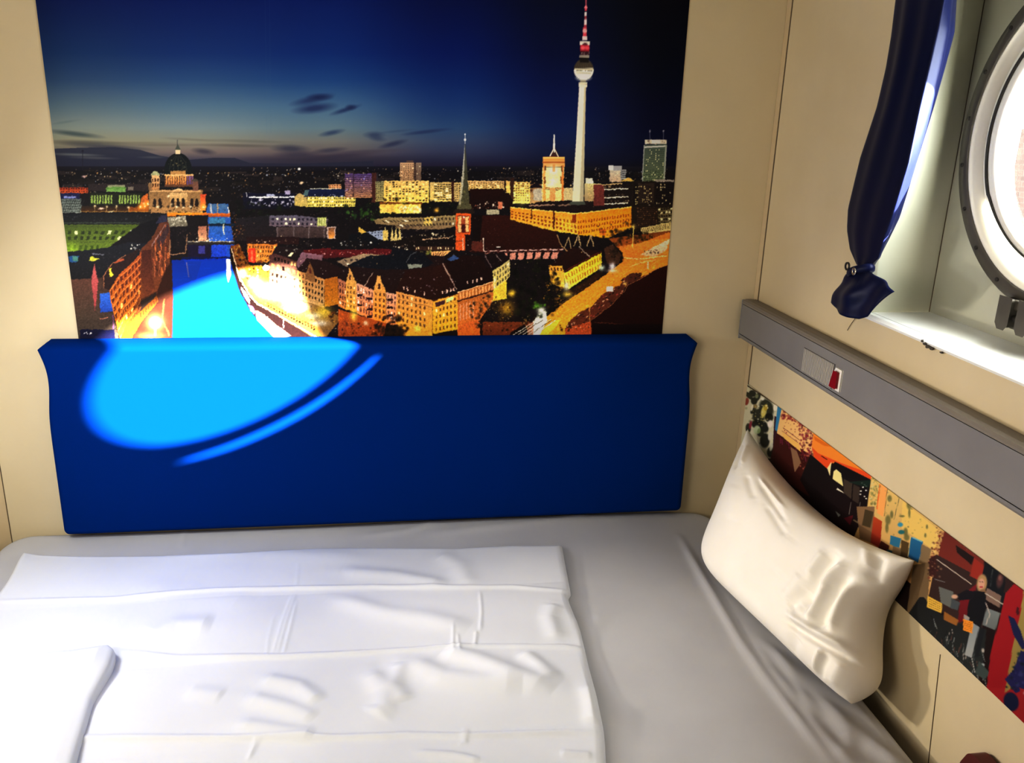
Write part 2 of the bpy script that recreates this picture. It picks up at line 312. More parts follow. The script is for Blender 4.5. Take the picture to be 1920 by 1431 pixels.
    c.poly([(192, 520), (206, 498), (238, 478), (262, 466), (250, 490), (224, 512), (204, 545), (196, 540)], (38, 24, 24)); c.line([(195, 540), (194, 518), (208, 497), (236, 478)], 1.3, (190, 120, 80), .8); c.line([(214, 494), (232, 486)], 4, (170, 80, 46), .9)
    c.poly([(204, 504), (208, 502), (210, 513), (214, 516), (206, 520)], (236, 210, 60))
    c.poly(q, (150, 68, 34), (206, 112, 24))
    for r_ in range(8):
        o = r_*15.5
        pts = [(206+r_*3.1, 547+o*.95), (224+r_*2.2, 520+o*.92), (246+r_*1.4, 500+o*.9), (264, 482+o*.86)]
        for (xa, ya), (xb, yb) in zip(pts[:-1], pts[1:]):
            for k in range(3 if r_ < 4 else 5):
                n_ = 3 if r_ < 4 else 5
                t0, t1 = (k+.2)/n_, (k+.8)/n_
                h = 8 if r_ < 4 else 7
                p0 = (xa+(xb-xa)*t0, ya+(yb-ya)*t0+2); p1 = (xa+(xb-xa)*t1, ya+(yb-ya)*t1+2)
                if p0[1] > 605: continue
                c.poly([p0, p1, (p1[0]+.6, p1[1]+h), (p0[0]+.6, p0[1]+h)], (74, 30, 22) if c.r.rand() > .06 else (240, 226, 120), al=.88)
        c.line(pts, 1.3, (232, 132, 66), .8)
    c.glow(244, 612, 12, (220, 150, 26), .7)
    c.poly([(256, 590), (294, 552), (297, 566), (268, 600), (244, 640), (228, 640)], (150, 80, 24), (176, 104, 26)); c.wins([(262, 586), (294, 556), (297, 566), (262, 600)], 7, 1, (90, 44, 22), .35, .6); c.line([(256, 590), (294, 553)], 1.4, (60, 36, 26))
    c.poly([(294, 552), (306, 515), (314, 500), (324, 490), (326, 560), (324, 640), (246, 640), (270, 600), (297, 566)], (46, 24, 18), (70, 34, 26)); c.line([(308, 560), (304, 600), (318, 630)], 3, (200, 110, 60), .7)
    # ---- the canal
    c.poly([(390, 382), (428, 382), (432, 410), (438, 455), (446, 482), (385, 482), (380, 440)], (46, 88, 150), (26, 66, 168))
    c.rect(392, 383, 426, 401, (70, 104, 140), (50, 86, 140)); c.line([(395, 383), (396, 400)], 2.4, (210, 200, 190), .8); c.line([(408, 381), (408, 400)], 2, (180, 140, 90), .8); c.line([(428, 388), (429, 408)], 2, (240, 230, 210), .9)
    c.rect(380, 400, 432, 407, (206, 100, 30), (150, 70, 24)); c.rect(392, 409, 422, 419, (56, 112, 150)); c.rect(380, 419, 440, 424, (14, 30, 50)); c.rect(378, 420, 391, 454, (150, 90, 66), (200, 130, 100))
    c.rect(392, 425, 424, 452, (40, 84, 150), (40, 90, 190)); c.line([(419, 420), (420, 440)], 2.2, (230, 220, 170), .8)
    c.rect(330, 404, 390, 486, (20, 16, 20)); c.poly([(314, 408), (348, 405), (352, 424), (318, 426)], (150, 142, 122), (90, 84, 70)); c.dots(316, 408, 350, 424, 30, [(220, 212, 190), (50, 46, 40)], (.7, 2), (.4, .9))
    c.rect(372, 424, 388, 452, (150, 96, 76), (214, 150, 110)); c.line([(318, 450), (318, 478), (348, 474), (351, 440)], 1.8, (150, 110, 80), .9); c.dots(330, 430, 388, 460, 30, [(130, 90, 70), (80, 60, 60)], (.6, 1.5))
    c.rect(350, 452, 440, 459, (60, 52, 48), (30, 26, 30)); c.line([(352, 453), (438, 453)], 1.2, (220, 210, 180), .8); c.dots(355, 447, 432, 453, 26, [(255, 245, 215), (255, 210, 140)], (.7, 1.6), (.6, 1))
    c.rect(352, 459, 396, 486, (22, 16, 40)); c.rect(372, 461, 384, 476, (60, 60, 140), al=.8); c.rect(396, 460, 425, 482, (30, 66, 180), (22, 56, 170)); c.rect(340, 482, 432, 490, (8, 18, 60))
    water = [(322, 488), (430, 484), (437, 505), (447, 540), (462, 570), (474, 590), (500, 615), (540, 650), (322, 650), (325, 560)]
    c.poly(water, (2, 40, 156), (1, 50, 176)); c.poly([(322, 488), (345, 488), (360, 520), (352, 545), (326, 560)], (2, 26, 108), (2, 48, 164), .6)
    c.line([(350, 492), (354, 520)], 2.4, (160, 120, 130), .7); c.poly([(424, 486), (432, 486), (433, 515), (428, 530), (425, 515)], (245, 250, 250)); c.poly([(350, 490), (378, 490), (366, 530), (352, 520)], (10, 36, 120), al=.5)
    for k in range(60):
        x = 328+100*c.r.rand(); y = 495+130*c.r.rand(); c.line([(x, y), (x+8+14*c.r.rand(), y+.5)], .7, (3, 62, 196), .3)
    # ---- middle distance
    c.rect(456, 362, 552, 392, (14, 15, 40), (12, 12, 26)); c.rect(467, 368.5, 521, 371.5, (240, 244, 255)); c.rect(523, 368.5, 552, 371.2, (225, 232, 255)); c.rect(500, 364, 515, 368, (200, 205, 235), al=.8); c.rect(534, 358, 544, 365, (150, 140, 170)); c.dots(468, 374, 552, 386, 46, [(245, 240, 255), (210, 205, 240)], (.6, 2.2), (.4, 1)); c.line([(462, 360), (463, 370)], 1.4, (230, 230, 240))
    c.poly([(552, 369), (562, 361), (576, 370), (577, 388), (552, 386)], (176, 150, 100), (190, 164, 84)); c.rect(577, 369, 666, 388, (206, 186, 92), (226, 200, 90)); c.wins([(577, 369), (666, 369), (666, 388), (577, 388)], 22, 3, (74, 66, 36), .5, .5, (255, 250, 210), .3); c.poly([(570, 369), (578, 355), (652, 355), (662, 369)], (20, 28, 60), (16, 20, 48)); c.line([(582, 354.5), (640, 354)], 1.4, (220, 220, 190)); c.rect(616, 346, 640, 354, (210, 150, 100)); c.wins([(616, 346), (640, 346), (640, 354), (616, 354)], 5, 2, (110, 60, 40)); c.poly([(568, 366), (572, 356), (580, 356), (576, 368)], (70, 96, 100)); c.dots(590, 365, 660, 369, 20, [(230, 235, 255)], (.5, 1.1), (.6, 1))
    c.trees([(440, 378), (560, 388), (600, 395), (720, 372), (860, 384), (860, 402), (700, 408), (560, 402), (440, 420)], 150, [(10, 12, 14), (14, 18, 16), (18, 26, 16)], [(60, 74, 40), (90, 90, 60)], (2, 5), 40)
    c.blobs(650, 395, 700, 414, 24, [(40, 76, 30), (70, 110, 44), (30, 54, 26)], (1, 3)); 
    c.poly([(500, 404), (552, 404), (615, 410), (612, 426), (500, 424)], (82, 78, 94), (100, 84, 92)); c.wins([(508, 406), (596, 408), (596, 424), (508, 424)], 11, 2, (34, 30, 44), .5, .5, (255, 240, 190), .16); c.rect(595, 408, 612, 424, (150, 156, 84)); c.wins([(595, 408), (612, 408), (612, 424), (595, 424)], 4, 1, (220, 220, 150), .4, .8)
    c.poly([(440, 410), (505, 404), (505, 424), (520, 428), (520, 448), (440, 452)], (26, 24, 30), (30, 22, 24)); c.rect(518, 426, 612, 446, (66, 52, 52), (54, 40, 40)); 
    for x in (520, 551, 579, 608): c.line([(x, 426), (x, 446)], 2, (104, 92, 92), .8)
    c.rect(613, 425, 629, 448, (176, 150, 140)); c.rect(616, 427, 627, 447, (110, 72, 50), (226, 142, 60))
    c.rect(462, 444, 560, 458, (30, 16, 18), (40, 18, 18)); c.dots(480, 450, 556, 455, 14, [(255, 210, 170)], (.5, 1.3), (.5, 1))
    c.trees([(430, 412), (442, 400), (458, 430), (455, 452), (434, 450)], 30, [(90, 40, 20), (40, 24, 16)], [(255, 150, 50), (255, 200, 110), (210, 90, 40)], (1, 2.6), 40)
    # slab blocks of flats
    c.rect(647, 326, 700, 371, (74, 56, 110), (170, 118, 78)); 
    for k in range(11): c.line([(647, 329+k*3.9), (697, 329+k*3.9)], 1.3, (38, 26, 44), .75)
    c.dots(648, 330, 696, 368, 26, [(250, 180, 160), (250, 210, 160), (150, 150, 230)], (.6, 1.3), (.5, 1)); c.rect(662, 326, 663.5, 370, (40, 24, 34)); c.rect(697, 324, 705, 380, (62, 32, 28)); c.rect(705, 326, 709, 340, (40, 34, 44))
    c.rect(704, 340, 720, 378, (120, 116, 84), (160, 140, 80)); c.wins([(704, 340), (720, 340), (720, 376), (704, 376)], 4, 9, (60, 58, 44), .5, .5)
    c.rect(720, 339, 804, 380, (206, 166, 96), (250, 200, 90)); c.wins([(722, 340), (803, 340), (803, 378), (722, 378)], 13, 9, (62, 44, 26), .55, .55, (255, 226, 140), .3, skip=.25)
    c.rect(712, 379, 792, 384, (110, 60, 20)); c.rect(712, 383, 790, 400, (232, 150, 50), (255, 214, 100)); c.dots(746, 384, 790, 399, 40, [(255, 246, 180), (255, 230, 130)], (1, 2.6), (.6, 1)); c.rect(712, 386, 735, 398, (226, 120, 84), al=.7); c.glow(757, 380, 4, (255, 220, 90))
    c.rect(750, 305, 776, 339, (186, 142, 104), (150, 116, 84)); c.rect(776, 305, 790, 339, (120, 98, 82), (96, 78, 66)); c.rect(776, 305, 780, 339, (44, 32, 32)); c.rect(762, 301, 775, 305, (70, 52, 50)); c.wins([(751, 307), (789, 307), (789, 338), (751, 338)], 9, 9, (92, 66, 52), .5, .5, (255, 226, 180), .12)
    c.rect(806, 342, 848, 378, (186, 156, 96), (226, 190, 100)); c.wins([(814, 344), (846, 344), (846, 376), (814, 376)], 6, 8, (58, 46, 30), .8, .5, (255, 240, 190), .25); c.rect(846, 340, 851, 378, (52, 24, 20)); c.rect(851, 342, 868, 378, (190, 160, 100)); c.wins([(851, 344), (868, 344), (868, 376), (851, 376)], 4, 8, (60, 46, 32), .6, .5)
    c.rect(876, 339, 968, 357, (196, 154, 100), (220, 176, 96)); c.wins([(878, 341), (945, 341), (945, 356), (878, 356)], 15, 5, (74, 50, 32), .6, .5, (255, 232, 180), .25); c.rect(945, 334, 949, 360, (40, 22, 18)); c.rect(958, 334, 963, 362, (60, 30, 22))
    c.rect(948, 341, 994, 382, (210, 166, 90), (255, 226, 110)); c.wins([(962, 342), (992, 342), (992, 378), (962, 378)], 7, 8, (96, 66, 36), .55, .5, (255, 245, 170), .3); c.rect(945, 334, 949, 360, (40, 22, 18)); c.rect(957, 334, 963, 378, (50, 26, 20)); c.glow(978, 374, 9, (255, 240, 120), .7)
    c.rect(881, 354, 944, 378, (30, 10, 9), (24, 9, 9)); c.poly([(940, 362), (955, 362), (962, 376), (960, 392), (880, 392), (880, 376), (940, 376)], (24, 10, 10)); c.dots(886, 378, 944, 392, 28, [(255, 230, 200), (200, 120, 90)], (.7, 2), (.4, 1)); c.rect(912, 393, 936, 402, (220, 210, 170), al=.7); c.rect(934, 378, 942, 392, (190, 110, 80))
    c.trees([(690, 372), (860, 376), (862, 402), (700, 404)], 60, [(12, 10, 10), (22, 22, 14)], [(90, 80, 40)], (2, 5), 20); c.rect(712, 383, 788, 398, (255, 206, 90), al=.75); c.dots(748, 384, 790, 397, 30, [(255, 250, 190)], (1, 2.4), (.6, 1)); c.glow(818, 394, 4, (255, 190, 70), .9)
    c.blobs(672, 392, 716, 412, 30, [(44, 80, 26), (66, 100, 36), (20, 36, 16)], (1, 3.2))
    c.poly([(700, 412), (726, 408), (800, 408), (854, 402), (856, 424), (830, 430), (750, 430), (706, 420)], (140, 122, 80), (120, 96, 70)); c.poly([(796, 408), (812, 406), (810, 422), (794, 424)], (200, 170, 90)); c.wins([(708, 412), (854, 405), (852, 424), (740, 428)], 20, 2, (48, 38, 32), .5, .5, (255, 235, 190), .1); c.poly([(700, 410), (854, 400), (854, 404), (726, 408)], (20, 14, 14)); c.blobs(750, 420, 800, 432, 12, [(50, 40, 36), (80, 64, 56)], (1.5, 4))
    c.poly([(672, 425), (690, 418), (742, 424), (748, 436), (692, 434)], (16, 12, 16)); c.poly([(672, 424), (688, 436), (686, 440), (672, 436)], (200, 160, 70)); c.poly([(686, 436), (718, 432), (720, 450), (700, 448)], (136, 146, 170)); c.wins([(688, 436), (718, 433), (718, 444), (690, 444)], 5, 2, (50, 56, 76), .4, .5)
    for x in (722, 735, 742, 749): c.poly([(x-3, 452), (x, 424), (x+4, 450)], (190, 170, 110), (206, 180, 110))
    c.rect(718, 432, 728, 450, (200, 170, 90))
    c.poly([(655, 440), (690, 436), (716, 454), (690, 470), (650, 468)], (12, 14, 20)); c.poly([(730, 455), (790, 438), (850, 436), (858, 460), (770, 470), (742, 462)], (20, 14, 14)); c.dots(745, 438, 850, 446, 22, [(255, 235, 190)], (.7, 2), (.5, 1)); c.line([(792, 449), (842, 446)], 1.8, (214, 170, 130), .8)
    c.rect(778, 462, 852, 470, (50, 30, 24)); c.wins([(778, 462), (852, 462), (852, 469), (778, 469)], 16, 1, (240, 200, 150), .4, .6, skip=.2); c.dots(735, 456, 778, 470, 16, [(255, 235, 200)], (.6, 1.4), (.6, 1)); c.blobs(788, 468, 812, 488, 26, [(110, 120, 50), (150, 140, 70), (60, 70, 30)], (1, 3)); c.poly([(808, 472), (846, 470), (830, 484), (812, 486)], (222, 160, 96)); c.wins([(810, 473), (840, 471), (830, 482), (812, 482)], 6, 1, (90, 50, 34), .4, .7)
    c.poly([(560, 470), (650, 462), (735, 468), (745, 478), (660, 482), (560, 486)], (86, 20, 24), (64, 16, 20)); c.dots(600, 472, 735, 478, 34, [(250, 190, 180), (220, 110, 100)], (.5, 1.2), (.5, 1)); c.poly([(630, 490), (680, 476), (730, 478), (732, 500), (650, 500)], (150, 126, 96), (110, 92, 76)); c.wins([(640, 486), (728, 479), (730, 496), (650, 498)], 8, 2, (50, 40, 40), .4, .5, (255, 230, 190), .1)
    c.rect(620, 452, 700, 468, (16, 14, 18)); c.dots(600, 450, 700, 462, 14, [(230, 230, 215)], (.6, 1.6), (.5, 1))
    # ---- St. style brick church with green spire
    c.poly([(884, 474), (890, 440), (903, 404), (1028, 404), (1056, 466), (1056, 474)], (44, 15, 12), (34, 12, 10)); c.poly([(884, 404), (905, 404), (900, 452), (890, 470)], (18, 9, 9)); c.poly([(876, 470), (886, 452), (905, 454), (906, 472)], (80, 36, 28)); c.line([(906, 446), (907, 470)], 1.8, (220, 190, 170)); c.ell(935, 466, 8, 4, (20, 10, 10), half=1); c.rect(930, 462, 939, 464, (190, 180, 170)); c.line([(906, 471), (1056, 468)], 2.2, (190, 150, 140)); c.wins([(906, 469), (1056, 466), (1056, 472), (906, 475)], 8, 1, (70, 36, 34), .25, 1); c.wins([(906, 474), (1050, 472), (1046, 486), (906, 488)], 9, 1, (196, 128, 110), .7, .9)
    c.poly([(855, 397), (884, 397), (882, 438), (880, 470), (854, 470)], (206, 84, 34), (190, 76, 30)); c.rect(858, 404, 880, 437, (120, 44, 22)); c.rect(859, 406, 865, 435, (226, 170, 110)); c.rect(873, 406, 879, 435, (226, 170, 110)); c.rect(866, 420, 872, 436, (60, 20, 20)); c.line([(857, 421), (881, 421)], 1.2, (110, 40, 24)); c.rect(866, 408, 873, 420, (160, 70, 40)); c.ell(870, 407, 2, 1.6, (255, 220, 190)); c.rect(872, 440, 884, 470, (26, 12, 12)); c.line([(868, 446), (868, 469)], 2, (225, 180, 150)); c.line([(854, 397), (884, 397)], 1.5, (255, 190, 110)); c.line([(855, 452), (868, 452)], 1, (120, 46, 26))
    c.poly([(872, 264), (866, 340), (860, 382), (853, 398), (888, 398), (880, 380), (877, 330)], (44, 46, 40), (74, 70, 48)); c.poly([(871.6, 268), (864, 350), (860, 384), (864, 384), (870, 330)], (168, 172, 166), (150, 140, 110)); c.line([(872, 250), (872, 270)], 1.3, (200, 200, 205)); c.ell(872, 262, 2, 2.6, (236, 240, 245)); c.ell(872, 252, 1.3, 2, (225, 230, 240)); c.dots(866, 350, 880, 384, 20, [(110, 104, 60), (40, 40, 30)], (.6, 1.6)); c.poly([(853, 392), (888, 392), (890, 400), (850, 400)], (36, 26, 22))
    # ---- red town hall and tower
    c.rect(994, 345, 1020, 384, (120, 86, 56), (190, 150, 96)); c.dots(985, 345, 1140, 380, 70, [(255, 225, 150), (220, 160, 90), (60, 30, 24)], (.8, 2.4), (.4, .9)); c.rect(1000, 354, 1018, 376, (170, 160, 140)); c.poly([(990, 352), (1006, 342), (1018, 352)], (20, 14, 22)); c.rect(1054, 352, 1074, 376, (190, 170, 120)); c.rect(1096, 344, 1130, 380, (196, 180, 120), (150, 120, 84)); c.rect(1098, 334, 1112, 344, (236, 226, 190))
    c.poly([(1017, 314), (1058, 314), (1055, 388), (1016, 388)], (255, 226, 150), (246, 190, 110)); c.rect(1018, 294, 1059, 313, (226, 132, 52), (240, 160, 84)); c.rect(1017, 303, 1059, 306, (170, 80, 30)); c.line([(1018, 296), (1059, 296)], 2.2, (255, 196, 100)); c.rect(1018, 310, 1023, 384, (216, 130, 56), al=.8); c.rect(1053, 310, 1057, 376, (190, 100, 40), al=.9); c.glow(1038, 320, 9, (255, 250, 210), .9); c.glow(1037, 342, 10, (255, 246, 190), .9); c.rect(1021, 311, 1024, 320, (90, 50, 24)); c.rect(1052, 311, 1054, 322, (90, 50, 24)); c.rect(1036, 308, 1041, 322, (190, 120, 50), al=.7); c.rect(1020, 331, 1023, 345, (120, 70, 30)); c.rect(1051, 331, 1053, 345, (110, 60, 28)); c.line([(1022, 353), (1052, 353)], 1.8, (150, 90, 40)); c.line([(1022, 356), (1052, 356)], 1.2, (90, 50, 30)); c.rect(1031, 352, 1041, 386, (226, 146, 84)); 
    c.poly([(1030, 294), (1039, 272), (1049, 294)], (50, 24, 24)); c.line([(1031, 293), (1038, 280), (1039, 252)], 2, (236, 226, 200)); c.line([(1047, 294), (1040, 280)], 2, (230, 210, 180)); c.line([(1039.5, 254), (1039.5, 286)], 1.6, (250, 240, 214)); c.ell(1039, 271, 2.2, 3, (250, 240, 220))
    c.poly([(985, 386), (1010, 378), (1080, 376), (1190, 382), (1192, 390), (1080, 400), (1000, 396)], (26, 16, 18)); c.line([(992, 386), (1040, 384)], 2.5, (200, 160, 130), .7); c.line([(1046, 386), (1072, 383)], 2.5, (190, 150, 120), .6)
    qa = [(957, 388), (1081, 400), (1083, 442), (957, 410)]; qb = [(1081, 400), (1192, 386), (1190, 424), (1083, 442)]
    c.poly([(957, 388), (1081, 400), (1084, 440), (1040, 434), (957, 412)], (232, 128, 34), (250, 176, 60)); c.poly([(1081, 400), (1192, 386), (1190, 424), (1140, 446), (1083, 441)], (226, 118, 22), (240, 150, 30))
    c.line([(957, 389), (1081, 401), (1192, 387)], 2, (255, 190, 90)); c.wins(qa, 18, 3, (130, 54, 16), .5, .55, v=(.3, .95)); c.wins(qb, 22, 3, (150, 66, 14), .5, .55, v=(.3, 1)); c.poly([(996, 392), (998, 392), (998, 412), (996, 410)], (60, 20, 12)); c.rect(1037, 396, 1040, 430, (70, 24, 14)); c.rect(1073, 402, 1080, 418, (120, 44, 16)); c.glow(1066, 424, 9, (255, 200, 60), .6)
    # ---- television tower
    c.poly([(1086, 160), (1099, 160), (1097, 240), (1094, 378), (1073, 378), (1081, 250)], (246, 236, 204), (226, 216, 176)); c.poly([(1096, 160), (1099, 160), (1097, 240), (1094, 378), (1087, 378), (1093, 240)], (176, 160, 112), (150, 140, 110), .75); c.poly([(1070, 378), (1096, 378), (1098, 384), (1066, 384)], (60, 64, 56))
    c.rect(1088, 149, 1099, 156, (110, 100, 80)); c.rect(1085, 155, 1101, 163, (232, 220, 190)); c.line([(1085, 158.5), (1101, 158.5)], 1.2, (90, 76, 56))
    c.ell(1094.5, 131, 18.5, 19, (246, 238, 204)); c.ell(1094.5, 130, 18.6, 19, (46, 38, 30), half=1)
    for k in range(-4, 5): c.line([(1094.5+k*2.4, 113), (1094.5+k*4, 129)], .8, (96, 80, 56), .5)
    c.rect(1077, 128, 1112, 131, (200, 190, 160)); c.wins([(1078, 131), (1111, 131), (1110, 134), (1079, 134)], 14, 1, (60, 54, 44), .6, .9, skip=.3); c.wins([(1080, 136), (1109, 136), (1107, 139), (1082, 139)], 12, 1, (150, 142, 116), .6, .8)
    c.ell(1094, 146, 12, 5, (255, 252, 226), .8, .5)
    c.rect(1087, 105, 1104, 118, (14, 10, 10)); c.rect(1086, 104, 1105, 108, (170, 160, 140), al=.8); c.rect(1088, 96, 1105, 104, (40, 14, 20)); c.dots(1090, 98, 1105, 104, 10, [(240, 220, 210)], (.7, 1.5)); c.rect(1088, 84, 1105, 96, (190, 30, 46), (120, 14, 26)); c.ell(1093, 90, 4, 3, (255, 90, 100), .9, .5); c.ell(1101, 90, 4, 3, (250, 70, 84), .9, .5); c.rect(1087, 78, 1106, 84, (214, 204, 190)); c.ell(1097, 83, 5, 2.4, (60, 20, 26))
    c.rect(1092, 68, 1101, 76, (226, 190, 190)); c.rect(1093, 52, 1100, 68, (200, 50, 64)); c.ell(1096.5, 58, 4, 4, (250, 150, 150)); c.rect(1095, 44, 1100, 52, (150, 40, 56)); c.rect(1095.5, 36, 1100, 46, (225, 200, 200)); c.rect(1096, 30, 1100, 36, (130, 40, 50)); c.rect(1096, 22, 1100, 30, (225, 205, 205)); c.rect(1096.5, 10, 1100.5, 20, (190, 46, 64)); c.ell(1098.5, 14, 3, 2.5, (235, 120, 130)); c.rect(1097.5, -40, 1100, 10, (150, 60, 76))
    # ---- right: offices and hotel tower
    c.rect(1113, 346, 1134, 386, (104, 46, 42), (90, 40, 36)); c.rect(1133, 344, 1184, 386, (24, 16, 16)); 
    for y in (355, 370.5, 382): c.line([(1133, y+.6), (1178, y-1.2)], 2, (236, 224, 190)); c.dots(1133, y-6, 1180, y-2, 12, [(190, 160, 120)], (.6, 1.2))
    c.line([(1130, 347), (1166, 344)], 2.4, (190, 160, 110)); c.poly([(1160, 340), (1178, 333), (1190, 340)], (200, 160, 80))
    c.rect(1143, 318, 1165, 341, (176, 168, 150), (190, 160, 130)); c.rect(1141, 310, 1150, 319, (226, 230, 230)); c.rect(1150, 311, 1166, 320, (150, 148, 150)); c.rect(1164, 318, 1174, 336, (140, 140, 140)); c.wins([(1164, 320), (1174, 320), (1174, 334), (1164, 334)], 1, 4, (60, 60, 66), 1, .4)
    c.poly([(1208, 272), (1250, 270), (1246, 343), (1203, 343)], (60, 74, 66), (92, 104, 76)); c.wins([(1209, 280), (1246, 279), (1243, 340), (1206, 340)], 13, 17, (36, 44, 42), .5, .5, (240, 226, 170), .18); c.line([(1207, 276), (1250, 274)], 3, (190, 190, 186)); c.line([(1249, 272), (1245, 342)], 3, (140, 146, 136)); c.line([(1208, 272), (1204, 343)], 1.6, (150, 156, 150)); c.rect(1209, 262, 1250, 270, (200, 190, 170)); c.dots(1210, 261, 1249, 270, 24, [(255, 240, 220), (90, 70, 60)], (.9, 2)); c.rect(1222, 262, 1238, 269, (255, 246, 236), al=.8)
    for x in (1218.5, 1244): c.line([(x, 247), (x, 262)], 1, (80, 84, 110)); c.ell(x, 246, 1.7, 1.7, (140, 140, 160))
    c.rect(1184, 340, 1262, 430, (26, 20, 18), (34, 24, 18)); c.rect(1190, 344, 1226, 382, (46, 34, 30)); c.rect(1188, 344, 1196, 386, (20, 14, 16)); c.wins([(1191, 348), (1222, 348), (1222, 384), (1191, 384)], 12, 9, (20, 14, 14), .5, .5, (236, 206, 130), .35); c.rect(1228, 338, 1264, 384, (24, 18, 20)); c.rect(1228, 337, 1264, 341, (140, 130, 120)); c.wins([(1230, 344), (1262, 344), (1262, 384), (1230, 384)], 9, 8, (16, 12, 14), .5, .5, (200, 180, 130), .2); c.wins([(1194, 388), (1232, 388), (1232, 424), (1194, 424)], 14, 10, (60, 36, 26), .5, .5, (120, 80, 50), .2); c.rect(1234, 390, 1264, 428, (90, 78, 52)); c.wins([(1234, 390), (1262, 388), (1262, 426), (1234, 428)], 6, 6, (24, 18, 14), .7, .55, (240, 220, 160), .25); c.poly([(1200, 428), (1258, 416), (1258, 432), (1206, 440)], (190, 170, 110)); c.wins([(1202, 428), (1256, 418), (1256, 430), (1206, 438)], 16, 1, (90, 70, 40), .4, .8)
    # square and trees before the hall
    c.poly([(1120, 450), (1200, 440), (1258, 432), (1256, 470), (1180, 480), (1120, 470)], (110, 56, 22), (170, 84, 28)); c.trees([(1110, 424), (1124, 410), (1150, 424), (1176, 414), (1204, 430), (1222, 440), (1214, 452), (1130, 462), (1112, 450)], 90, [(34, 22, 12), (50, 36, 16), (22, 16, 10)], [(230, 150, 50), (160, 110, 44), (100, 90, 40)], (1.4, 3.8), 70); c.trees([(1196, 446), (1226, 440), (1226, 456), (1190, 460)], 22, [(26, 20, 12), (44, 34, 16)], [(200, 120, 50)], (1.2, 3), 14); c.rect(1125, 430, 1135, 442, (190, 70, 30), al=.5)
    # ---- motorway
    road = [(1264, 432), (1200, 456), (1150, 470), (1168, 490), (1140, 512), (1100, 540), (1060, 566), (1030, 590), (975, 632), (1064, 632), (1100, 600), (1150, 556), (1186, 526), (1230, 508), (1264, 492)]
    c.poly(road, (214, 108, 38), (240, 160, 40)); c.poly([(1160, 462), (1258, 446), (1258, 470), (1180, 486)], (236, 142, 54), (206, 104, 36), .7)
    for k in range(40):
        t = c.r.rand(); x = 1010+230*t; y = 618-138*t+18*c.r.randn()*.5; c.line([(x, y), (x+26, y-17)], 1.2, [(255, 190, 90), (190, 84, 24), (255, 160, 60)][c.r.randint(3)], .3)
    c.poly([(1256, 448), (1220, 466), (1200, 478), (1228, 482), (1250, 468)], (232, 214, 190), (210, 170, 130), .85); c.line([(1166, 483), (1200, 486), (1250, 480)], 2, (255, 206, 130), .8); c.line([(1180, 500), (1212, 490), (1230, 488)], 2, (255, 200, 120), .7); c.dots(1208, 468, 1236, 476, 14, [(60, 50, 40)], (.8, 1.8), (.7, 1)); c.line([(1215, 492), (1215, 504)], 3.2, (250, 200, 170), .9); c.glow(1226, 501, 3, (255, 180, 60), .9)
    c.line([(1188, 424), (1186, 466)], 1.4, (250, 190, 90)); c.glow(1188, 425, 3.5, (255, 210, 100), .8)
    c.poly([(1005, 632), (1040, 600), (1052, 600), (1024, 632)], (255, 214, 60), al=.8); c.poly([(986, 622), (1008, 590), (1024, 582), (1026, 600), (1010, 632), (968, 640)], (250, 250, 225), (230, 240, 220)); 
    for k in range(6): c.line([(966+k*9, 622), (1002+k*8, 600)], 1.1, (255, 250, 230) if k % 2 else (60, 40, 30), .9)
    # parked cars
    cars = [(1070, 600), (1086, 586), (1110, 574), (1130, 552), (1150, 540), (1168, 522), (1186, 512), (1204, 512), (1200, 522), (1172, 536), (1168, 548), (1144, 572), (1112, 600), (1096, 610), (1060, 616)]
    c.poly(cars, (70, 34, 24), (90, 40, 24)); 
    for k in range(230):
        x = 1060+145*c.r.rand(); y = 512+104*c.r.rand()
        if c.inside(cars, np.array([x]), np.array([y]))[0]:
            c.ell(x, y, 2.3, 1.1, [(24, 14, 16), (190, 130, 100), (230, 180, 130), (40, 22, 22), (150, 60, 50), (16, 12, 16)][c.r.randint(6)], .9, .25, -.6)
    c.rect(1137, 537, 1149.5, 547, (255, 240, 214)); c.glow(1172, 532, 3, (255, 210, 110), .8); c.glow(1100, 574, 3, (255, 200, 60), .7); c.line([(1106, 575), (1105, 612)], 1, (220, 150, 80), .8); c.poly([(1152, 530), (1168, 526), (1162, 536), (1150, 538)], (210, 120, 30))
    c.poly([(1060, 616), (1110, 602), (1112, 640), (1060, 640)], (170, 70, 34), (190, 80, 40)); c.dots(1060, 606, 1110, 618, 20, [(240, 190, 150), (60, 20, 16)], (.8, 2), (.5, .9)); c.trees([(1040, 612), (1080, 606), (1078, 622), (1040, 622)], 18, [(20, 12, 10), (44, 22, 14)], [(220, 120, 50)], (1, 2.4), 8)
    c.poly([(1264, 492), (1230, 505), (1215, 514), (1176, 536), (1170, 546), (1146, 571), (1108, 601), (1110, 640), (1264, 640)], (34, 9, 7), (24, 6, 6)); c.line([(1264, 493), (1230, 505), (1216, 514), (1176, 536), (1170, 547), (1146, 572), (1108, 602)], 1, (200, 120, 70), .7); c.line([(1112, 604), (1246, 614)], 1.2, (90, 44, 28), .8); c.rect(1112, 608, 1250, 640, (16, 6, 8))
    # yellow house by the road, dark roofs behind it
    c.poly([(1030, 500), (1060, 470), (1090, 446), (1140, 452), (1146, 466), (1128, 478), (1056, 516)], (34, 14, 12), (28, 12, 10)); c.poly([(1048, 462), (1080, 440), (1140, 446), (1168, 474), (1166, 492), (1136, 500), (1120, 470)], (18, 12, 14)); 
    for x, y in [(1066, 456), (1084, 452), (1108, 452)]: c.line([(x-8, y+10), (x, y-12), (x+5, y+10)], 1.8, (190, 160, 110), .9)
    c.line([(1044, 440), (1052, 460), (1064, 472)], 1.6, (180, 140, 90), .8)
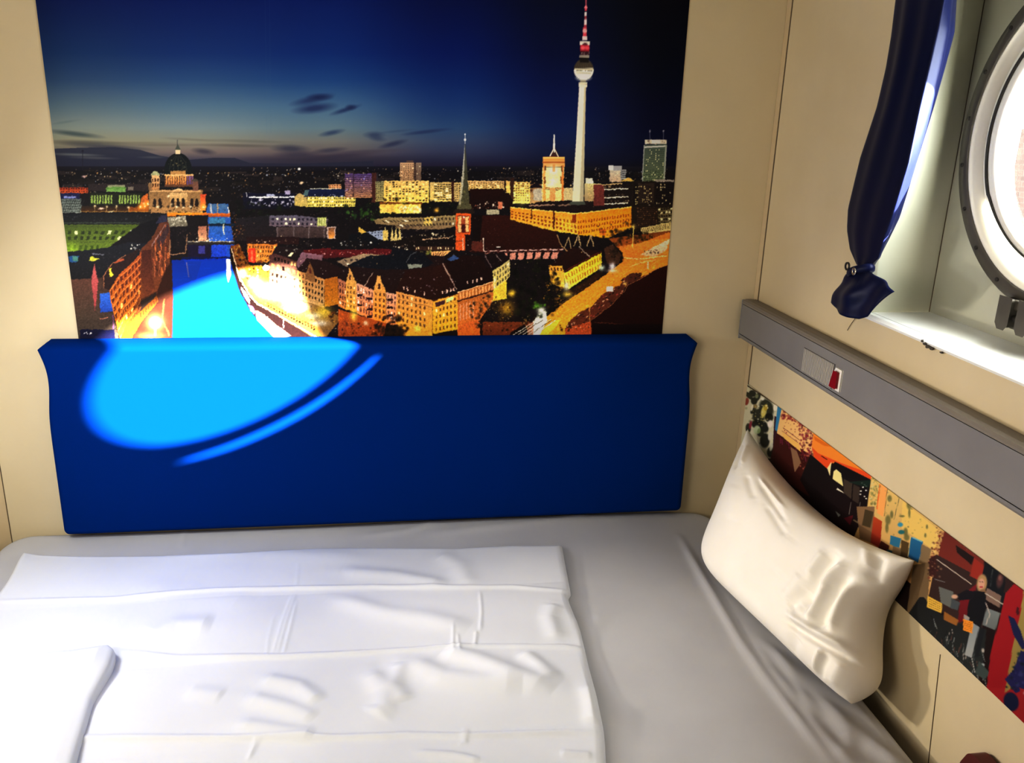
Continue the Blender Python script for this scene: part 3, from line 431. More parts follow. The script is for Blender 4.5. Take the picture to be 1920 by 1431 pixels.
    c.poly([(1028, 498), (1054, 499), (1058, 512), (1058, 540), (1034, 532)], (226, 150, 56), (250, 190, 60)); c.wins([(1030, 500), (1054, 501), (1056, 510), (1032, 508)], 4, 1, (70, 30, 20), .45, .7)
    c.poly([(1057, 513), (1128, 474), (1128, 502), (1066, 542), (1060, 536)], (250, 188, 40), (255, 214, 70)); c.wins([(1058, 514), (1128, 476), (1128, 504), (1064, 540)], 14, 2, (170, 100, 22), .42, .62); c.line([(1056, 510), (1128, 471)], 2.4, (70, 26, 18)); c.line([(1085, 462), (1106, 482)], 1.6, (170, 150, 130), .9); c.poly([(1132, 466), (1148, 458), (1166, 478), (1160, 496), (1138, 494)], (60, 36, 24)); c.trees([(1144, 466), (1158, 462), (1168, 480), (1162, 494), (1142, 496)], 20, [(16, 12, 10), (30, 22, 16)], [(90, 60, 30)], (1.5, 3.5), 4)
    c.poly([(1066, 546), (1128, 508), (1130, 516), (1090, 546), (1074, 552)], (44, 24, 14)); c.trees([(1066, 546), (1128, 506), (1132, 518), (1090, 546), (1072, 552)], 40, [(20, 14, 8), (70, 36, 16)], [(150, 80, 30)], (1.2, 2.8), 14)
    c.glow(1148, 500, 5, (255, 236, 240), .95, 7); c.glow(1148, 508, 10, (255, 220, 190), .7, 3); c.glow(1128, 502, 5, (220, 240, 220), .9)
    # big dark trees
    c.trees([(962, 492), (1000, 484), (1030, 494), (1046, 520), (1052, 560), (1040, 590), (990, 600), (950, 590), (945, 540), (952, 510)], 150, [(14, 14, 10), (20, 22, 12), (10, 9, 8)], [(70, 70, 40), (120, 100, 50), (40, 44, 26)], (2, 6), 110); c.trees([(1024, 520), (1050, 512), (1060, 540), (1058, 574), (1034, 588), (1020, 560)], 40, [(120, 80, 24), (50, 36, 14), (24, 18, 10)], [(250, 190, 60), (220, 150, 40)], (1, 2.8), 60)
    c.glow(1062, 536, 5, (255, 246, 190), .95, 8); c.glow(1064, 552, 8, (255, 214, 80), .8, 5); c.glow(1015, 583, 7, (250, 255, 230), 1); c.glow(1006, 574, 6, (120, 190, 60), .7, 4); c.blobs(1000, 566, 1022, 578, 14, [(80, 130, 30), (40, 70, 20)], (1, 2.5)); c.trees([(1042, 556), (1060, 556), (1058, 576), (1040, 576)], 12, [(110, 70, 26), (60, 36, 16)], [(240, 190, 90)], (1, 3), 6)
    # ---- quay with restaurants, inked darker to offset the sun patch
    c.poly([(432, 462), (448, 458), (462, 486), (470, 500), (505, 512), (560, 556), (610, 578), (640, 596), (612, 632), (560, 628), (500, 590), (470, 560), (446, 520)], (104, 50, 14), (120, 84, 36)); c.dots(434, 462, 470, 505, 70, [(150, 96, 30), (40, 18, 8), (190, 150, 70), (14, 7, 4)], (.8, 2.4), (.5, 1)); c.poly([(462, 496), (504, 500), (506, 526), (480, 530), (462, 512)], (110, 76, 18), (120, 100, 20)); c.dots(462, 496, 505, 526, 44, [(20, 11, 4), (170, 150, 90), (10, 10, 5)], (.8, 2), (.6, 1)); c.ell(499, 502, 6, 5, (190, 226, 190)); c.ell(499, 503, 3.5, 3, (60, 120, 80))
    c.poly([(463, 457), (520, 458), (516, 482), (500, 492), (484, 492), (466, 492)], (196, 112, 44), (220, 140, 56)); c.wins([(466, 459), (519, 460), (512, 484), (467, 484)], 10, 3, (70, 30, 18), .4, .55, (255, 220, 120), .12); c.poly([(465, 466), (479, 466), (480, 492), (466, 492)], (214, 54, 30)); c.rect(471, 470, 474, 490, (250, 110, 70)); c.trees([(480, 484), (506, 480), (502, 494), (482, 494)], 14, [(40, 20, 12), (90, 40, 16)], [(220, 120, 40)], (1, 2.5), 6)
    c.poly([(505, 484), (518, 462), (564, 466), (572, 474), (558, 492)], (30, 18, 20), (24, 16, 18)); c.poly([(540, 480), (546, 473), (551, 474), (546, 481)], (255, 226, 170)); c.dots(520, 466, 562, 474, 8, [(150, 150, 140)], (.7, 1.8))
    c.poly([(556, 492), (566, 473), (586, 476), (606, 478), (604, 488), (576, 486), (560, 506)], (122, 86, 98), (96, 66, 70))
    c.poly([(505, 478), (514, 475), (557, 491), (557, 545), (505, 532)], (70, 40, 40), (112, 84, 60)); c.wins([(513, 481), (556, 493), (556, 500), (513, 488)], 7, 1, (10, 5, 7), .5, .9, (170, 130, 80), .3); c.wins([(507, 492), (556, 506), (556, 516), (507, 502)], 5, 1, (150, 100, 60), .5, .85, (10, 5, 6), .5); c.wins([(507, 508), (556, 521), (556, 544), (507, 530)], 6, 2, (10, 5, 5), .4, .5); c.poly([(522, 522), (532, 527), (532, 531), (522, 527)], (140, 80, 70), al=.7); c.poly([(536, 530), (546, 534), (546, 538), (536, 534)], (140, 70, 60), al=.7)
    c.poly([(557, 506), (575, 484), (612, 490), (646, 506), (632, 520), (608, 523)], (32, 16, 18), (28, 14, 14)); c.dots(566, 494, 622, 516, 10, [(190, 170, 160)], (.6, 1.4), (.5, .9))
    c.poly([(557, 507), (608, 523), (608, 577), (557, 560)], (172, 116, 66), (176, 130, 76)); c.wins([(559, 510), (607, 525), (607, 572), (559, 552)], 8, 4, (12, 6, 5), .38, .52); c.poly([(572, 514), (576, 506), (581, 491), (587, 506), (591, 518), (591, 530), (573, 524)], (110, 70, 40), (122, 82, 46)); c.poly([(580, 503), (583, 503), (584, 513), (580, 512)], (70, 30, 24))
    c.poly([(608, 523), (633, 519), (635, 570), (609, 576)], (150, 84, 24), (170, 100, 22)); c.line([(608, 576), (635, 570)], 1, (120, 60, 20))
    # white heat of the lamps on the quay
    for x, y, r, ry, al in [(535, 552, 34, 16, 1), (500, 545, 26, 18, .95), (560, 575, 34, 14, .95), (478, 530, 16, 14, .8), (590, 592, 20, 10, .8), (455, 512, 10, 12, .7), (540, 530, 26, 12, .75), (600, 606, 24, 9, .7)]: c.glow(x, y, r*.62, (255, 244, 210), al*.85, ry*.62)
    c.glow(607, 585, 16, (255, 226, 60), .5, 12)
    c.trees([(612, 592), (628, 582), (648, 586), (652, 604), (624, 606)], 44, [(70, 34, 12), (30, 16, 10), (110, 54, 16)], [(255, 160, 40)], (1, 3), 16)
    # quay wall and awnings
    c.poly([(430, 466), (436, 466), (450, 522), (470, 556), (480, 568), (590, 634), (540, 650), (470, 584), (450, 548), (436, 505)], (14, 6, 6), (30, 14, 14)); c.line([(434, 466), (449, 522), (470, 556), (482, 569), (596, 634)], 2, (250, 200, 150), .9)
    for k in range(17): 
        t = k/16; c.poly([(500+t*86, 566+t*44), (505+t*86, 568+t*44), (503+t*86, 574+t*44)], (110, 44, 18)); c.ell(503+t*86, 574+t*44, 1.8, 1.5, (8, 3, 3))
    c.poly([(452, 538), (460, 548), (468, 562), (468, 570), (458, 556)], (255, 236, 226)); c.poly([(478, 582), (490, 586), (520, 610), (546, 630), (520, 640), (494, 612), (482, 600)], (150, 110, 96), (170, 130, 112)); c.dots(480, 584, 530, 626, 40, [(90, 30, 16), (220, 200, 180), (60, 20, 28)], (.8, 2.2), (.4, .9), [(478, 582), (490, 586), (546, 630), (500, 620)]); c.line([(531, 600), (532, 616)], 1.3, (230, 190, 170)); c.poly([(466, 570), (476, 578), (478, 590), (470, 584)], (150, 90, 190), al=.8)
    # ---- row of gabled houses
    c.poly([(634, 520), (650, 500), (700, 484), (760, 478), (835, 480), (830, 500), (760, 520), (744, 548), (700, 548), (650, 536)], (26, 15, 17), (30, 15, 14)); c.poly([(650, 498), (690, 480), (740, 476), (812, 492), (800, 504), (720, 506)], (15, 17, 24)); c.poly([(736, 464), (792, 474), (814, 494), (762, 490), (730, 486)], (14, 15, 22)); c.poly([(764, 496), (792, 495), (790, 501), (766, 504)], (120, 124, 112)); c.line([(762, 492), (770, 478), (782, 472)], 1.4, (90, 92, 96), .8); c.dots(640, 490, 760, 540, 50, [(90, 84, 84), (60, 50, 52), (130, 120, 110)], (.5, 1.5), (.3, .8))
    c.poly([(682, 540), (699, 512), (708, 520), (702, 546)], (34, 14, 12)); c.line([(684, 536), (699, 511)], 1.4, (190, 160, 140), .8)
    tan, pink = (196, 132, 66), (196, 134, 112)
    c.poly([(634, 522), (650, 530), (650, 582), (635, 574)], (150, 92, 72), (206, 120, 50)); c.wins([(635, 526), (650, 532), (650, 580), (636, 572)], 3, 4, (60, 26, 26), .45, .6, (255, 220, 180), .3)
    c.poly([(648, 532), (652, 518), (655, 502), (659, 508), (663, 520), (668, 530), (668, 586), (648, 580)], (186, 134, 76), (226, 150, 50)); c.wins([(649, 534), (667, 536), (667, 582), (649, 576)], 3, 5, (90, 46, 28), .4, .55, (255, 226, 160), .4); c.rect(655, 516, 658, 526, (60, 26, 22))
    c.poly([(668, 530), (701, 544), (701, 600), (668, 588)], (196, 140, 114), (226, 120, 56)); c.wins([(669, 534), (700, 547), (700, 596), (669, 584)], 6, 4, (84, 40, 40), .4, .6, (255, 236, 210), .35)
    for x, y in [(674, 552), (674, 570), (692, 558), (692, 578), (692, 592)]: c.rect(x-4, y, x+6, y+4, (36, 16, 20))
    c.poly([(700, 545), (705, 530), (707, 517), (713, 517), (716, 530), (723, 542), (724, 606), (700, 600)], (200, 142, 76), (226, 130, 40)); c.rect(709, 532, 713, 542, (60, 28, 20)); c.wins([(701, 546), (723, 548), (723, 602), (701, 596)], 3, 5, (84, 40, 24), .4, .5)
    c.poly([(724, 548), (744, 552), (744, 612), (724, 606)], (206, 146, 116), (226, 124, 60)); c.wins([(725, 550), (743, 554), (743, 604), (725, 600)], 3, 5, (80, 40, 40), .4, .55, (255, 236, 214), .2)
    for y in (560, 575, 590): c.rect(725, y, 737, y+4, (36, 16, 20))
    c.poly([(742, 547), (760, 508), (812, 500), (836, 493), (858, 540), (811, 564)], (40, 17, 13), (30, 12, 10)); c.poly([(760, 506), (812, 498), (814, 562), (744, 548)], (34, 14, 12), al=.7); c.poly([(835, 492), (870, 478), (915, 482), (926, 530), (860, 548)], (26, 11, 10), (20, 9, 9)); c.line([(830, 494), (856, 543)], 1.8, (170, 140, 124), .9); c.poly([(838, 486), (850, 478), (863, 484), (846, 490)], (50, 70, 110)); c.poly([(898, 476), (945, 474), (957, 486), (925, 504), (912, 500)], (22, 12, 14)); c.line([(908, 478), (922, 502)], 1.4, (110, 90, 90)); c.line([(930, 478), (940, 490)], 1.4, (130, 110, 104))
    c.dots(750, 518, 850, 552, 26, [(200, 170, 160), (140, 120, 130)], (.7, 1.5), (.5, .9)); 
    for x, y in [(757, 540), (764, 543), (778, 546), (796, 551), (830, 549), (838, 547), (845, 545), (851, 543), (876, 530), (886, 528), (894, 526), (902, 523)]: c.rect(x-1.2, y-3, x+1.4, y+2.5, (214, 170, 150))
    qf = [(743, 546), (811, 564), (811, 624), (743, 606)]; c.poly([(743, 546), (811, 564), (811, 634), (760, 634), (743, 606)], (196, 130, 70), (232, 148, 40)); c.wins([(744, 548), (800, 562), (800, 618), (744, 602)], 7, 5, (84, 44, 24), .36, .5, (255, 226, 150), .12); c.line([(743, 560), (811, 577)], 1, (140, 84, 40))
    c.poly([(811, 564), (858, 551), (858, 618), (811, 626)], (214, 146, 54), (240, 160, 34)); c.wins([(815, 566), (856, 554), (856, 616), (815, 624)], 6, 5, (90, 46, 20), .36, .48, (255, 236, 160), .1); c.poly([(837, 560), (850, 555), (850, 562), (837, 567)], (190, 220, 130)); c.line([(811, 576), (811, 628)], 1.4, (110, 60, 24)); c.poly([(816, 568), (834, 562), (834, 570), (817, 576)], (60, 30, 36)); c.line([(811, 564), (858, 551)], 1.6, (60, 26, 18))
    c.poly([(858, 549), (926, 528), (928, 560), (900, 600), (858, 612)], (150, 88, 40), (200, 100, 40)); c.wins([(860, 549), (926, 530), (926, 544), (860, 564)], 11, 1, (226, 150, 90), .45, .8); c.line([(858, 565), (926, 545)], 2.4, (50, 22, 18)); c.wins([(860, 570), (890, 561), (890, 596), (860, 604)], 5, 1, (210, 140, 100), .4, .9); c.line([(858, 549), (926, 528)], 1.6, (230, 170, 120)); c.poly([(858, 610), (900, 598), (900, 640), (858, 640)], (190, 90, 40), (230, 100, 30))
    c.poly([(924, 508), (956, 487), (956, 520), (925, 548)], (176, 160, 104), (220, 190, 90)); c.wins([(925, 510), (956, 490), (956, 520), (925, 544)], 6, 3, (60, 50, 34), .42, .6, (240, 230, 190), .2); c.poly([(924, 545), (950, 525), (950, 560), (924, 565)], (236, 196, 60), al=.9)
    # lower street trees
    c.trees([(690, 612), (722, 594), (756, 590), (764, 632), (690, 632)], 70, [(22, 12, 10), (44, 24, 14), (14, 9, 8)], [(150, 70, 30)], (1.6, 4.2), 20); c.poly([(634, 580), (724, 606), (720, 632), (634, 632)], (220, 96, 30), (200, 80, 26), .7); c.trees([(640, 600), (722, 606), (720, 632), (640, 632)], 60, [(70, 28, 14), (120, 50, 20), (36, 16, 12)], [(255, 150, 60), (250, 110, 50)], (1, 2.6), 46); c.glow(663, 592, 6, (255, 220, 80), .8, 9); c.glow(686, 606, 4, (255, 230, 190), .8); c.glow(782, 616, 6, (255, 226, 90), .9); c.trees([(706, 604), (740, 590), (762, 600), (766, 634), (700, 634)], 60, [(18, 11, 9), (34, 20, 12)], [(90, 50, 24)], (2, 4.5), 12)
    c.trees([(878, 572), (906, 558), (930, 552), (948, 580), (944, 616), (896, 616), (880, 600)], 90, [(26, 17, 11), (16, 11, 9), (60, 40, 18)], [(220, 160, 60), (200, 200, 130), (250, 200, 90)], (1.4, 3.6), 90); c.glow(960, 550, 6, (255, 206, 60), .9); c.glow(950, 578, 12, (255, 190, 50), .6); c.trees([(936, 560), (962, 572), (962, 600), (938, 604)], 26, [(90, 56, 20), (40, 24, 12)], [(255, 200, 80)], (1, 2.6), 30); c.rect(905, 604, 1000, 634, (150, 66, 28), (120, 50, 24), al=.7); c.trees([(900, 600), (1000, 606), (990, 634), (900, 634)], 50, [(40, 20, 12), (90, 44, 20), (24, 14, 10)], [(220, 110, 50)], (1, 2.8), 26)
    c.trees([(975, 600), (990, 586), (1006, 598), (1004, 616), (975, 620)], 24, [(150, 110, 50), (60, 40, 20)], [(250, 220, 140)], (1, 2.6), 16)
    c.poly([(960, 622), (985, 608), (990, 634), (950, 634)], (20, 12, 12)); 
    for k in range(4): c.line([(962+k*9, 628), (1010+k*8, 598)], 1.2, (255, 246, 220), .8)
    # lamp with flare on the left bank
    # small lights everywhere, then the looseness of a printed photograph
    land = [(118, 380), (390, 384), (440, 470), (470, 560), (600, 630), (960, 620), (1130, 500), (1255, 430), (1255, 370), (700, 372)]
    c.dots(120, 375, 1255, 625, 330, [(255, 226, 170), (255, 200, 120), (230, 210, 190)], (.35, .8), (.35, .95), land)
    c.dots(120, 375, 1255, 625, 420, [(8, 6, 8), (20, 14, 12)], (.5, 1.5), (.2, .6), land)
    c.dots(440, 400, 960, 500, 500, [(60, 48, 44), (86, 66, 56), (30, 26, 34), (110, 84, 66)], (.4, 1.3), (.3, .8))
    yy = (np.arange(c.h)+.5)/c.k+c.y0; xx = (np.arange(c.w)+.5)/c.k+c.x0
    mask = np.clip((yy-316)/6, 0, 1)[:, None]*np.ones((1, c.w), np.float32)
    X, Y = np.meshgrid(xx, yy)
    mask *= 1-.85*c.inside(water, X, Y)*(Y > 488)
    mask *= 1-.8*((X > 1070) & (X < 1102) & (Y < 384))
    c.grain(mask.astype(np.float32), .9, .10, 91)
    c.a[:] = np.clip(c.a, 0, 255); t = c.a/255; c.a[:] = 255*(t*(1-mask[..., None]*.35)+mask[..., None]*.35*t*t*(3-2*t))
    c.poly([(222, 650), (236, 600), (262, 562), (294, 546), (312, 505), (323, 492), (324, 650)], (34, 14, 8), al=.52)   # left bank darkened in the ink to offset the sun patch
    c.glow(291, 605, 14, (226, 130, 60), .7); c.glow(291, 605, 7, (255, 250, 235), 1); c.line([(291, 605), (291, 630)], 3, (255, 240, 200), .9); c.glow(283, 630, 20, (220, 150, 60), .5, 6)
    c.blur_px(1)
    return c

def paint_collage():
    c = Canvas(1370, 690, 2160, 1720, 2.5, 11)
    c.a[:] = (20, 10, 10)
    blk = [(10, 12, 10), (18, 20, 14), (26, 28, 20)]
    # abstract black and white painting
    c.poly([(1380, 700), (1462, 755), (1458, 860), (1380, 860)], (196, 190, 160))
    c.dots(1385, 715, 1460, 850, 60, [(150, 150, 110), (110, 116, 84), (214, 206, 180), (80, 84, 60)], (1, 4), (.5, .9))
    for x, y, rx, ry, ro in [(1411, 738, 7, 6, .5), (1404, 742, 10, 4, .8), (1414, 752, 6, 7, 0), (1420, 745, 5, 9, .5), (1437, 766, 13, 18, -.3), (1423, 780, 12, 15, .2), (1418, 795, 9, 8, 0), (1432, 800, 8, 12, -.5), (1403, 803, 5, 9, 0), (1434, 826, 9, 14, 0), (1426, 812, 6, 7, .6), (1446, 848, 8, 10, 0), (1455, 820, 4, 16, .1), (1412, 770, 4, 7, .6), (1442, 783, 8, 8, 0)]:
        c.ell(x, y, rx, ry, blk[c.r.randint(3)], .95, .15, ro)
    for x, y, rx, ry, cc in [(1432, 772, 5, 11, (206, 190, 92)), (1436, 764, 4, 6, (170, 140, 40)), (1419, 743, 3, 4, (110, 116, 80)), (1416, 762, 4, 4, (120, 100, 60)), (1419, 806, 6, 8, (176, 190, 150)), (1423, 808, 3, 5, (110, 130, 80)), (1444, 795, 5, 7, (224, 212, 200)), (1444, 818, 4, 8, (200, 196, 180)), (1446, 838, 3, 8, (180, 180, 160)), (1400, 753, 4, 7, (120, 40, 30)), (1407, 797, 2.5, 8, (120, 24, 44)), (1410, 765, 2, 6, (220, 214, 190)), (1430, 748, 3, 3, (226, 220, 200)), (1454, 764, 4, 7, (226, 216, 196))]: c.ell(x, y, rx, ry, cc, .95, .2, .2)
    c.dots(1408, 755, 1440, 800, 60, [(210, 206, 170), (160, 150, 90), (20, 22, 16), (190, 170, 80)], (.5, 1.6), (.5, 1))
    c.line([(1390, 716), (1464, 764)], 2.2, (40, 26, 14)); c.line([(1393, 712), (1384, 860)], 3, (74, 52, 30), .8)
    c.poly([(1452, 780), (1461, 784), (1456, 866), (1448, 860)], (44, 20, 30)); c.poly([(1458, 761), (1466, 766), (1462, 800), (1460, 812), (1453, 806)], (40, 108, 156))
    # speckled orange and maroon print
    c.poly([(1466, 764), (1530, 810), (1524, 870), (1455, 820)], (226, 176, 106)); c.poly([(1456, 812), (1524, 856), (1580, 900), (1560, 960), (1440, 880)], (48, 14, 12))
    pm = [(1466, 764), (1530, 810), (1526, 868), (1500, 850), (1460, 800)]
    c.dots(1462, 764, 1530, 800, 110, [(110, 20, 26), (140, 40, 40), (90, 14, 20)], (.8, 2.4), (.6, 1), [(1466, 766), (1530, 812), (1526, 842), (1490, 790), (1464, 785)])
    c.dots(1490, 785, 1530, 866, 190, [(106, 18, 30), (130, 34, 44), (70, 12, 20)], (.8, 2.6), (.6, 1), [(1496, 786), (1530, 812), (1526, 866), (1500, 852)]); c.dots(1466, 785, 1506, 830, 46, [(150, 60, 50), (120, 30, 30)], (.5, 1.3), (.6, 1)); c.line([(1468, 802), (1500, 826)], 1, (110, 40, 40)); c.line([(1466, 808), (1496, 830)], .8, (130, 50, 40)); c.poly([(1466, 810), (1498, 832), (1502, 848), (1470, 822)], (224, 172, 84))
    for k in range(26): 
        x = 1458+60*c.r.rand(); y = 814+(x-1458)*.7+10*c.r.rand(); c.line([(x, y), (x+1, y+10*c.r.rand()+3)], 1.4, (100, 24, 50) if k % 2 else (60, 16, 20))
    c.poly([(1482, 838), (1494, 846), (1502, 868), (1490, 886)], (122, 88, 62)); c.dots(1500, 850, 1530, 880, 60, [(120, 40, 30), (160, 80, 60), (40, 10, 10)], (.6, 1.8), (.5, 1))
    # orange train roof with windows
    c.poly([(1526, 806), (1642, 890), (1632, 900), (1560, 868), (1526, 858), (1522, 836)], (226, 122, 38)); c.poly([(1522, 838), (1527, 858), (1552, 880), (1562, 866), (1634, 901), (1638, 890), (1576, 868), (1534, 850)], (214, 64, 24)); c.poly([(1526, 818), (1560, 838), (1545, 836), (1528, 826)], (206, 92, 24))
    c.poly([(1520, 852), (1552, 880), (1566, 866), (1634, 900), (1628, 960), (1612, 1010), (1550, 985), (1500, 900)], (12, 10, 12), (22, 10, 12)); c.line([(1540, 855), (1551, 862)], 1.6, (40, 12, 10)); c.poly([(1551, 878), (1559, 866), (1556, 893)], (232, 214, 150)); c.poly([(1563, 884), (1568, 880), (1577, 888), (1581, 912), (1572, 906), (1561, 898)], (232, 216, 140)); c.poly([(1582, 898), (1598, 906), (1596, 936), (1582, 924)], (52, 42, 34)); c.poly([(1600, 908), (1612, 914), (1610, 945), (1598, 938)], (46, 36, 30)); c.poly([(1570, 915), (1580, 922), (1584, 926), (1568, 918)], (220, 214, 190))
    for x, y in [(1616, 906), (1621, 909), (1624, 912), (1614, 921), (1613, 927), (1624, 920), (1621, 931), (1624, 935), (1618, 914)]: c.rect(x-1.4, y-1, x+1.6, y+1, (230, 226, 214))
    c.line([(1596, 942), (1592, 965)], 1, (150, 140, 130), .8); c.line([(1613, 942), (1608, 980)], 1, (120, 110, 100), .8); c.poly([(1582, 972), (1600, 966), (1594, 985)], (70, 12, 20)); c.poly([(1566, 958), (1576, 966), (1572, 970)], (110, 116, 110)); c.poly([(1590, 904), (1634, 900), (1628, 915)], (16, 34, 26), al=.8); c.line([(1600, 975), (1616, 985)], 3, (110, 90, 60), .8)
    # yellow wall with old signs
    c.poly([(1634, 892), (1772, 992), (1764, 1030), (1740, 1120), (1600, 1010), (1626, 950)], (216, 182, 100), (190, 140, 84)); c.poly([(1606, 950), (1640, 950), (1636, 1020), (1612, 1010)], (120, 90, 60)); c.poly([(1622, 955), (1638, 960), (1632, 990), (1616, 985)], (60, 48, 30)); c.poly([(1692, 940), (1768, 1000), (1754, 1034), (1690, 990)], (222, 184, 92))
    c.dots(1630, 896, 1652, 952, 90, [(110, 106, 50), (84, 84, 44), (150, 140, 70), (200, 190, 130)], (.8, 2.4), (.5, .9), [(1634, 894), (1652, 906), (1644, 955), (1628, 945)])
    c.poly([(1652, 906), (1664, 914), (1656, 970), (1644, 962)], (236, 156, 80)); c.line([(1650, 908), (1644, 955)], 2, (226, 90, 30)); c.line([(1664, 914), (1658, 968)], .9, (120, 80, 40)); c.line([(1687, 930), (1676, 975)], .9, (90, 80, 50)); c.poly([(1638, 968), (1654, 978), (1650, 1028), (1632, 1018)], (176, 60, 26), (120, 26, 20)); c.poly([(1652, 1014), (1668, 1024), (1664, 1040), (1646, 1030)], (60, 20, 14))
    for x, y, rx, ry in [(1705, 947, 5, 8), (1668, 935, 4, 6), (1672, 965, 3, 7), (1665, 975, 5, 9), (1663, 990, 3, 9), (1705, 962, 2, 9), (1691, 968, 5, 2), (1698, 998, 4, 8), (1700, 1008, 5, 6), (1738, 988, 2, 4), (1735, 1004, 2, 4)]: c.ell(x, y, rx, ry, (96, 92, 50), .9, .3)
    c.dots(1660, 920, 1766, 1010, 60, [(120, 110, 60), (150, 130, 70), (90, 80, 50)], (.5, 1.5), (.4, .9)); c.ell(1688, 984, 5, 4, (40, 126, 160), .95, .2); c.ell(1690, 998, 6, 4, (20, 90, 100), .95, .2)
    c.poly([(1670, 1004), (1690, 1010), (1686, 1030), (1668, 1020)], (36, 100, 136)); c.poly([(1664, 1030), (1676, 1034), (1672, 1050), (1660, 1042)], (20, 60, 80)); c.poly([(1674, 1024), (1690, 1028), (1688, 1050), (1672, 1046)], (130, 104, 70)); c.poly([(1690, 1012), (1704, 1018), (1702, 1058), (1688, 1046)], (70, 52, 28)); c.poly([(1708, 1007), (1731, 1016), (1722, 1056), (1702, 1044)], (28, 92, 138), (20, 70, 116)); c.line([(1711, 1008), (1729, 1016)], 2.4, (110, 170, 180)); c.line([(1708, 1006), (1702, 1044)], 1.2, (220, 190, 110)); c.poly([(1728, 1020), (1746, 1030), (1740, 1060), (1724, 1056)], (120, 96, 66)); c.poly([(1712, 1060), (1744, 1054), (1736, 1200), (1700, 1150)], (96, 74, 50), (120, 96, 66))
    c.dots(1742, 980, 1775, 1060, 120, [(100, 26, 24), (60, 14, 16), (226, 190, 110), (150, 90, 60)], (.8, 2.6), (.6, 1), [(1758, 982), (1774, 992), (1764, 1050), (1744, 1060), (1746, 1030)])
    # shop interior with a bar and a person
    c.poly([(1772, 990), (1860, 1055), (1850, 1110), (1752, 1070)], (92, 32, 26), (120, 36, 26)); c.poly([(1756, 1040), (1850, 1090), (1840, 1200), (1740, 1130)], (44, 28, 26)); c.poly([(1792, 1022), (1826, 1045), (1822, 1060), (1794, 1036)], (24, 14, 14)); c.dots(1795, 1008, 1850, 1056, 50, [(120, 90, 76), (160, 130, 110), (40, 24, 20)], (.6, 1.6), (.4, .9), [(1790, 1004), (1852, 1050), (1846, 1056), (1800, 1024)]); c.poly([(1826, 1046), (1846, 1062), (1838, 1090), (1818, 1080)], (140, 36, 26)); c.poly([(1742, 1048), (1756, 1040), (1756, 1084), (1742, 1080)], (50, 24, 22)); c.dots(1740, 1045, 1765, 1090, 30, [(110, 50, 40), (150, 110, 80), (24, 12, 12)], (.8, 2.4), (.5, 1))
    c.poly([(1846, 1050), (1890, 1082), (1880, 1140), (1838, 1110)], (16, 18, 22)); c.ell(1875, 1088, 6, 14, (76, 44, 44), .9, .3, .2); c.ell(1875, 1084, 3, 5, (130, 80, 70), .9, .4); c.line([(1862, 1068), (1856, 1100)], 1.6, (60, 64, 64)); c.poly([(1886, 1080), (1904, 1092), (1898, 1110), (1882, 1112)], (40, 24, 24))
    c.poly([(1760, 1100), (1788, 1110), (1786, 1142), (1764, 1130)], (90, 92, 88)); c.poly([(1850, 1102), (1878, 1118), (1874, 1140), (1848, 1125)], (118, 92, 80)); c.poly([(1850, 1140), (1876, 1150), (1866, 1182), (1842, 1172)], (112, 120, 120), (90, 96, 96)); c.line([(1756, 1049), (1822, 1096)], 1.6, (196, 180, 160)); c.line([(1846, 1112), (1885, 1136)], 1.8, (196, 184, 166)); c.line([(1752, 1086), (1772, 1092)], 1.2, (110, 110, 110))
    c.poly([(1732, 1120), (1760, 1150), (1800, 1170), (1850, 1180), (1842, 1260), (1830, 1270), (1690, 1170), (1724, 1120)], (22, 22, 24), (30, 34, 34))
    for k in range(60): 
        x = 1735+110*c.r.rand(); y = 1150+(x-1735)*.7+50*c.r.rand()-6; c.line([(x, y), (x+4*c.r.randn(), y+9+12*c.r.rand())], 1.3, [(130, 136, 134), (70, 76, 76), (12, 12, 14), (96, 60, 50), (180, 170, 160)][c.r.randint(5)], .75)
    c.poly([(1800, 1120), (1832, 1094), (1826, 1130), (1806, 1165), (1796, 1168)], (110, 20, 28), (90, 16, 20))
    c.ell(1841, 1094, 9.5, 17, (168, 130, 84), 1, .12, .1); c.ell(1840, 1095, 6, 10, (206, 150, 124), 1, .15, .1); c.rect(1836, 1100, 1843, 1102, (170, 40, 44)); c.rect(1836, 1090, 1838, 1091.5, (60, 40, 34)); c.rect(1841, 1091, 1843.5, 1092.5, (60, 40, 34)); c.ell(1843, 1110, 6, 5, (130, 94, 64), 1, .2)
    c.poly([(1826, 1108), (1846, 1110), (1850, 1130), (1844, 1160), (1838, 1178), (1812, 1160), (1816, 1130)], (14, 14, 18)); c.poly([(1828, 1110), (1824, 1124), (1800, 1126), (1790, 1118), (1812, 1106)], (18, 16, 22)); c.ell(1790, 1119, 6, 4, (196, 150, 124), 1, .2); c.poly([(1784, 1122), (1800, 1130), (1796, 1145), (1782, 1140)], (60, 66, 70)); c.line([(1848, 1130), (1856, 1152), (1848, 1172)], 2, (176, 160, 150)); c.poly([(1808, 1152), (1818, 1158), (1814, 1170), (1806, 1168)], (150, 140, 130))
    c.poly([(1812, 1160), (1836, 1176), (1822, 1234), (1808, 1228), (1818, 1190)], (120, 130, 136), (150, 152, 150)); c.line([(1822, 1234), (1828, 1262)], 1.4, (170, 170, 166)); c.poly([(1838, 1176), (1846, 1180), (1834, 1232), (1828, 1232)], (20, 22, 26))
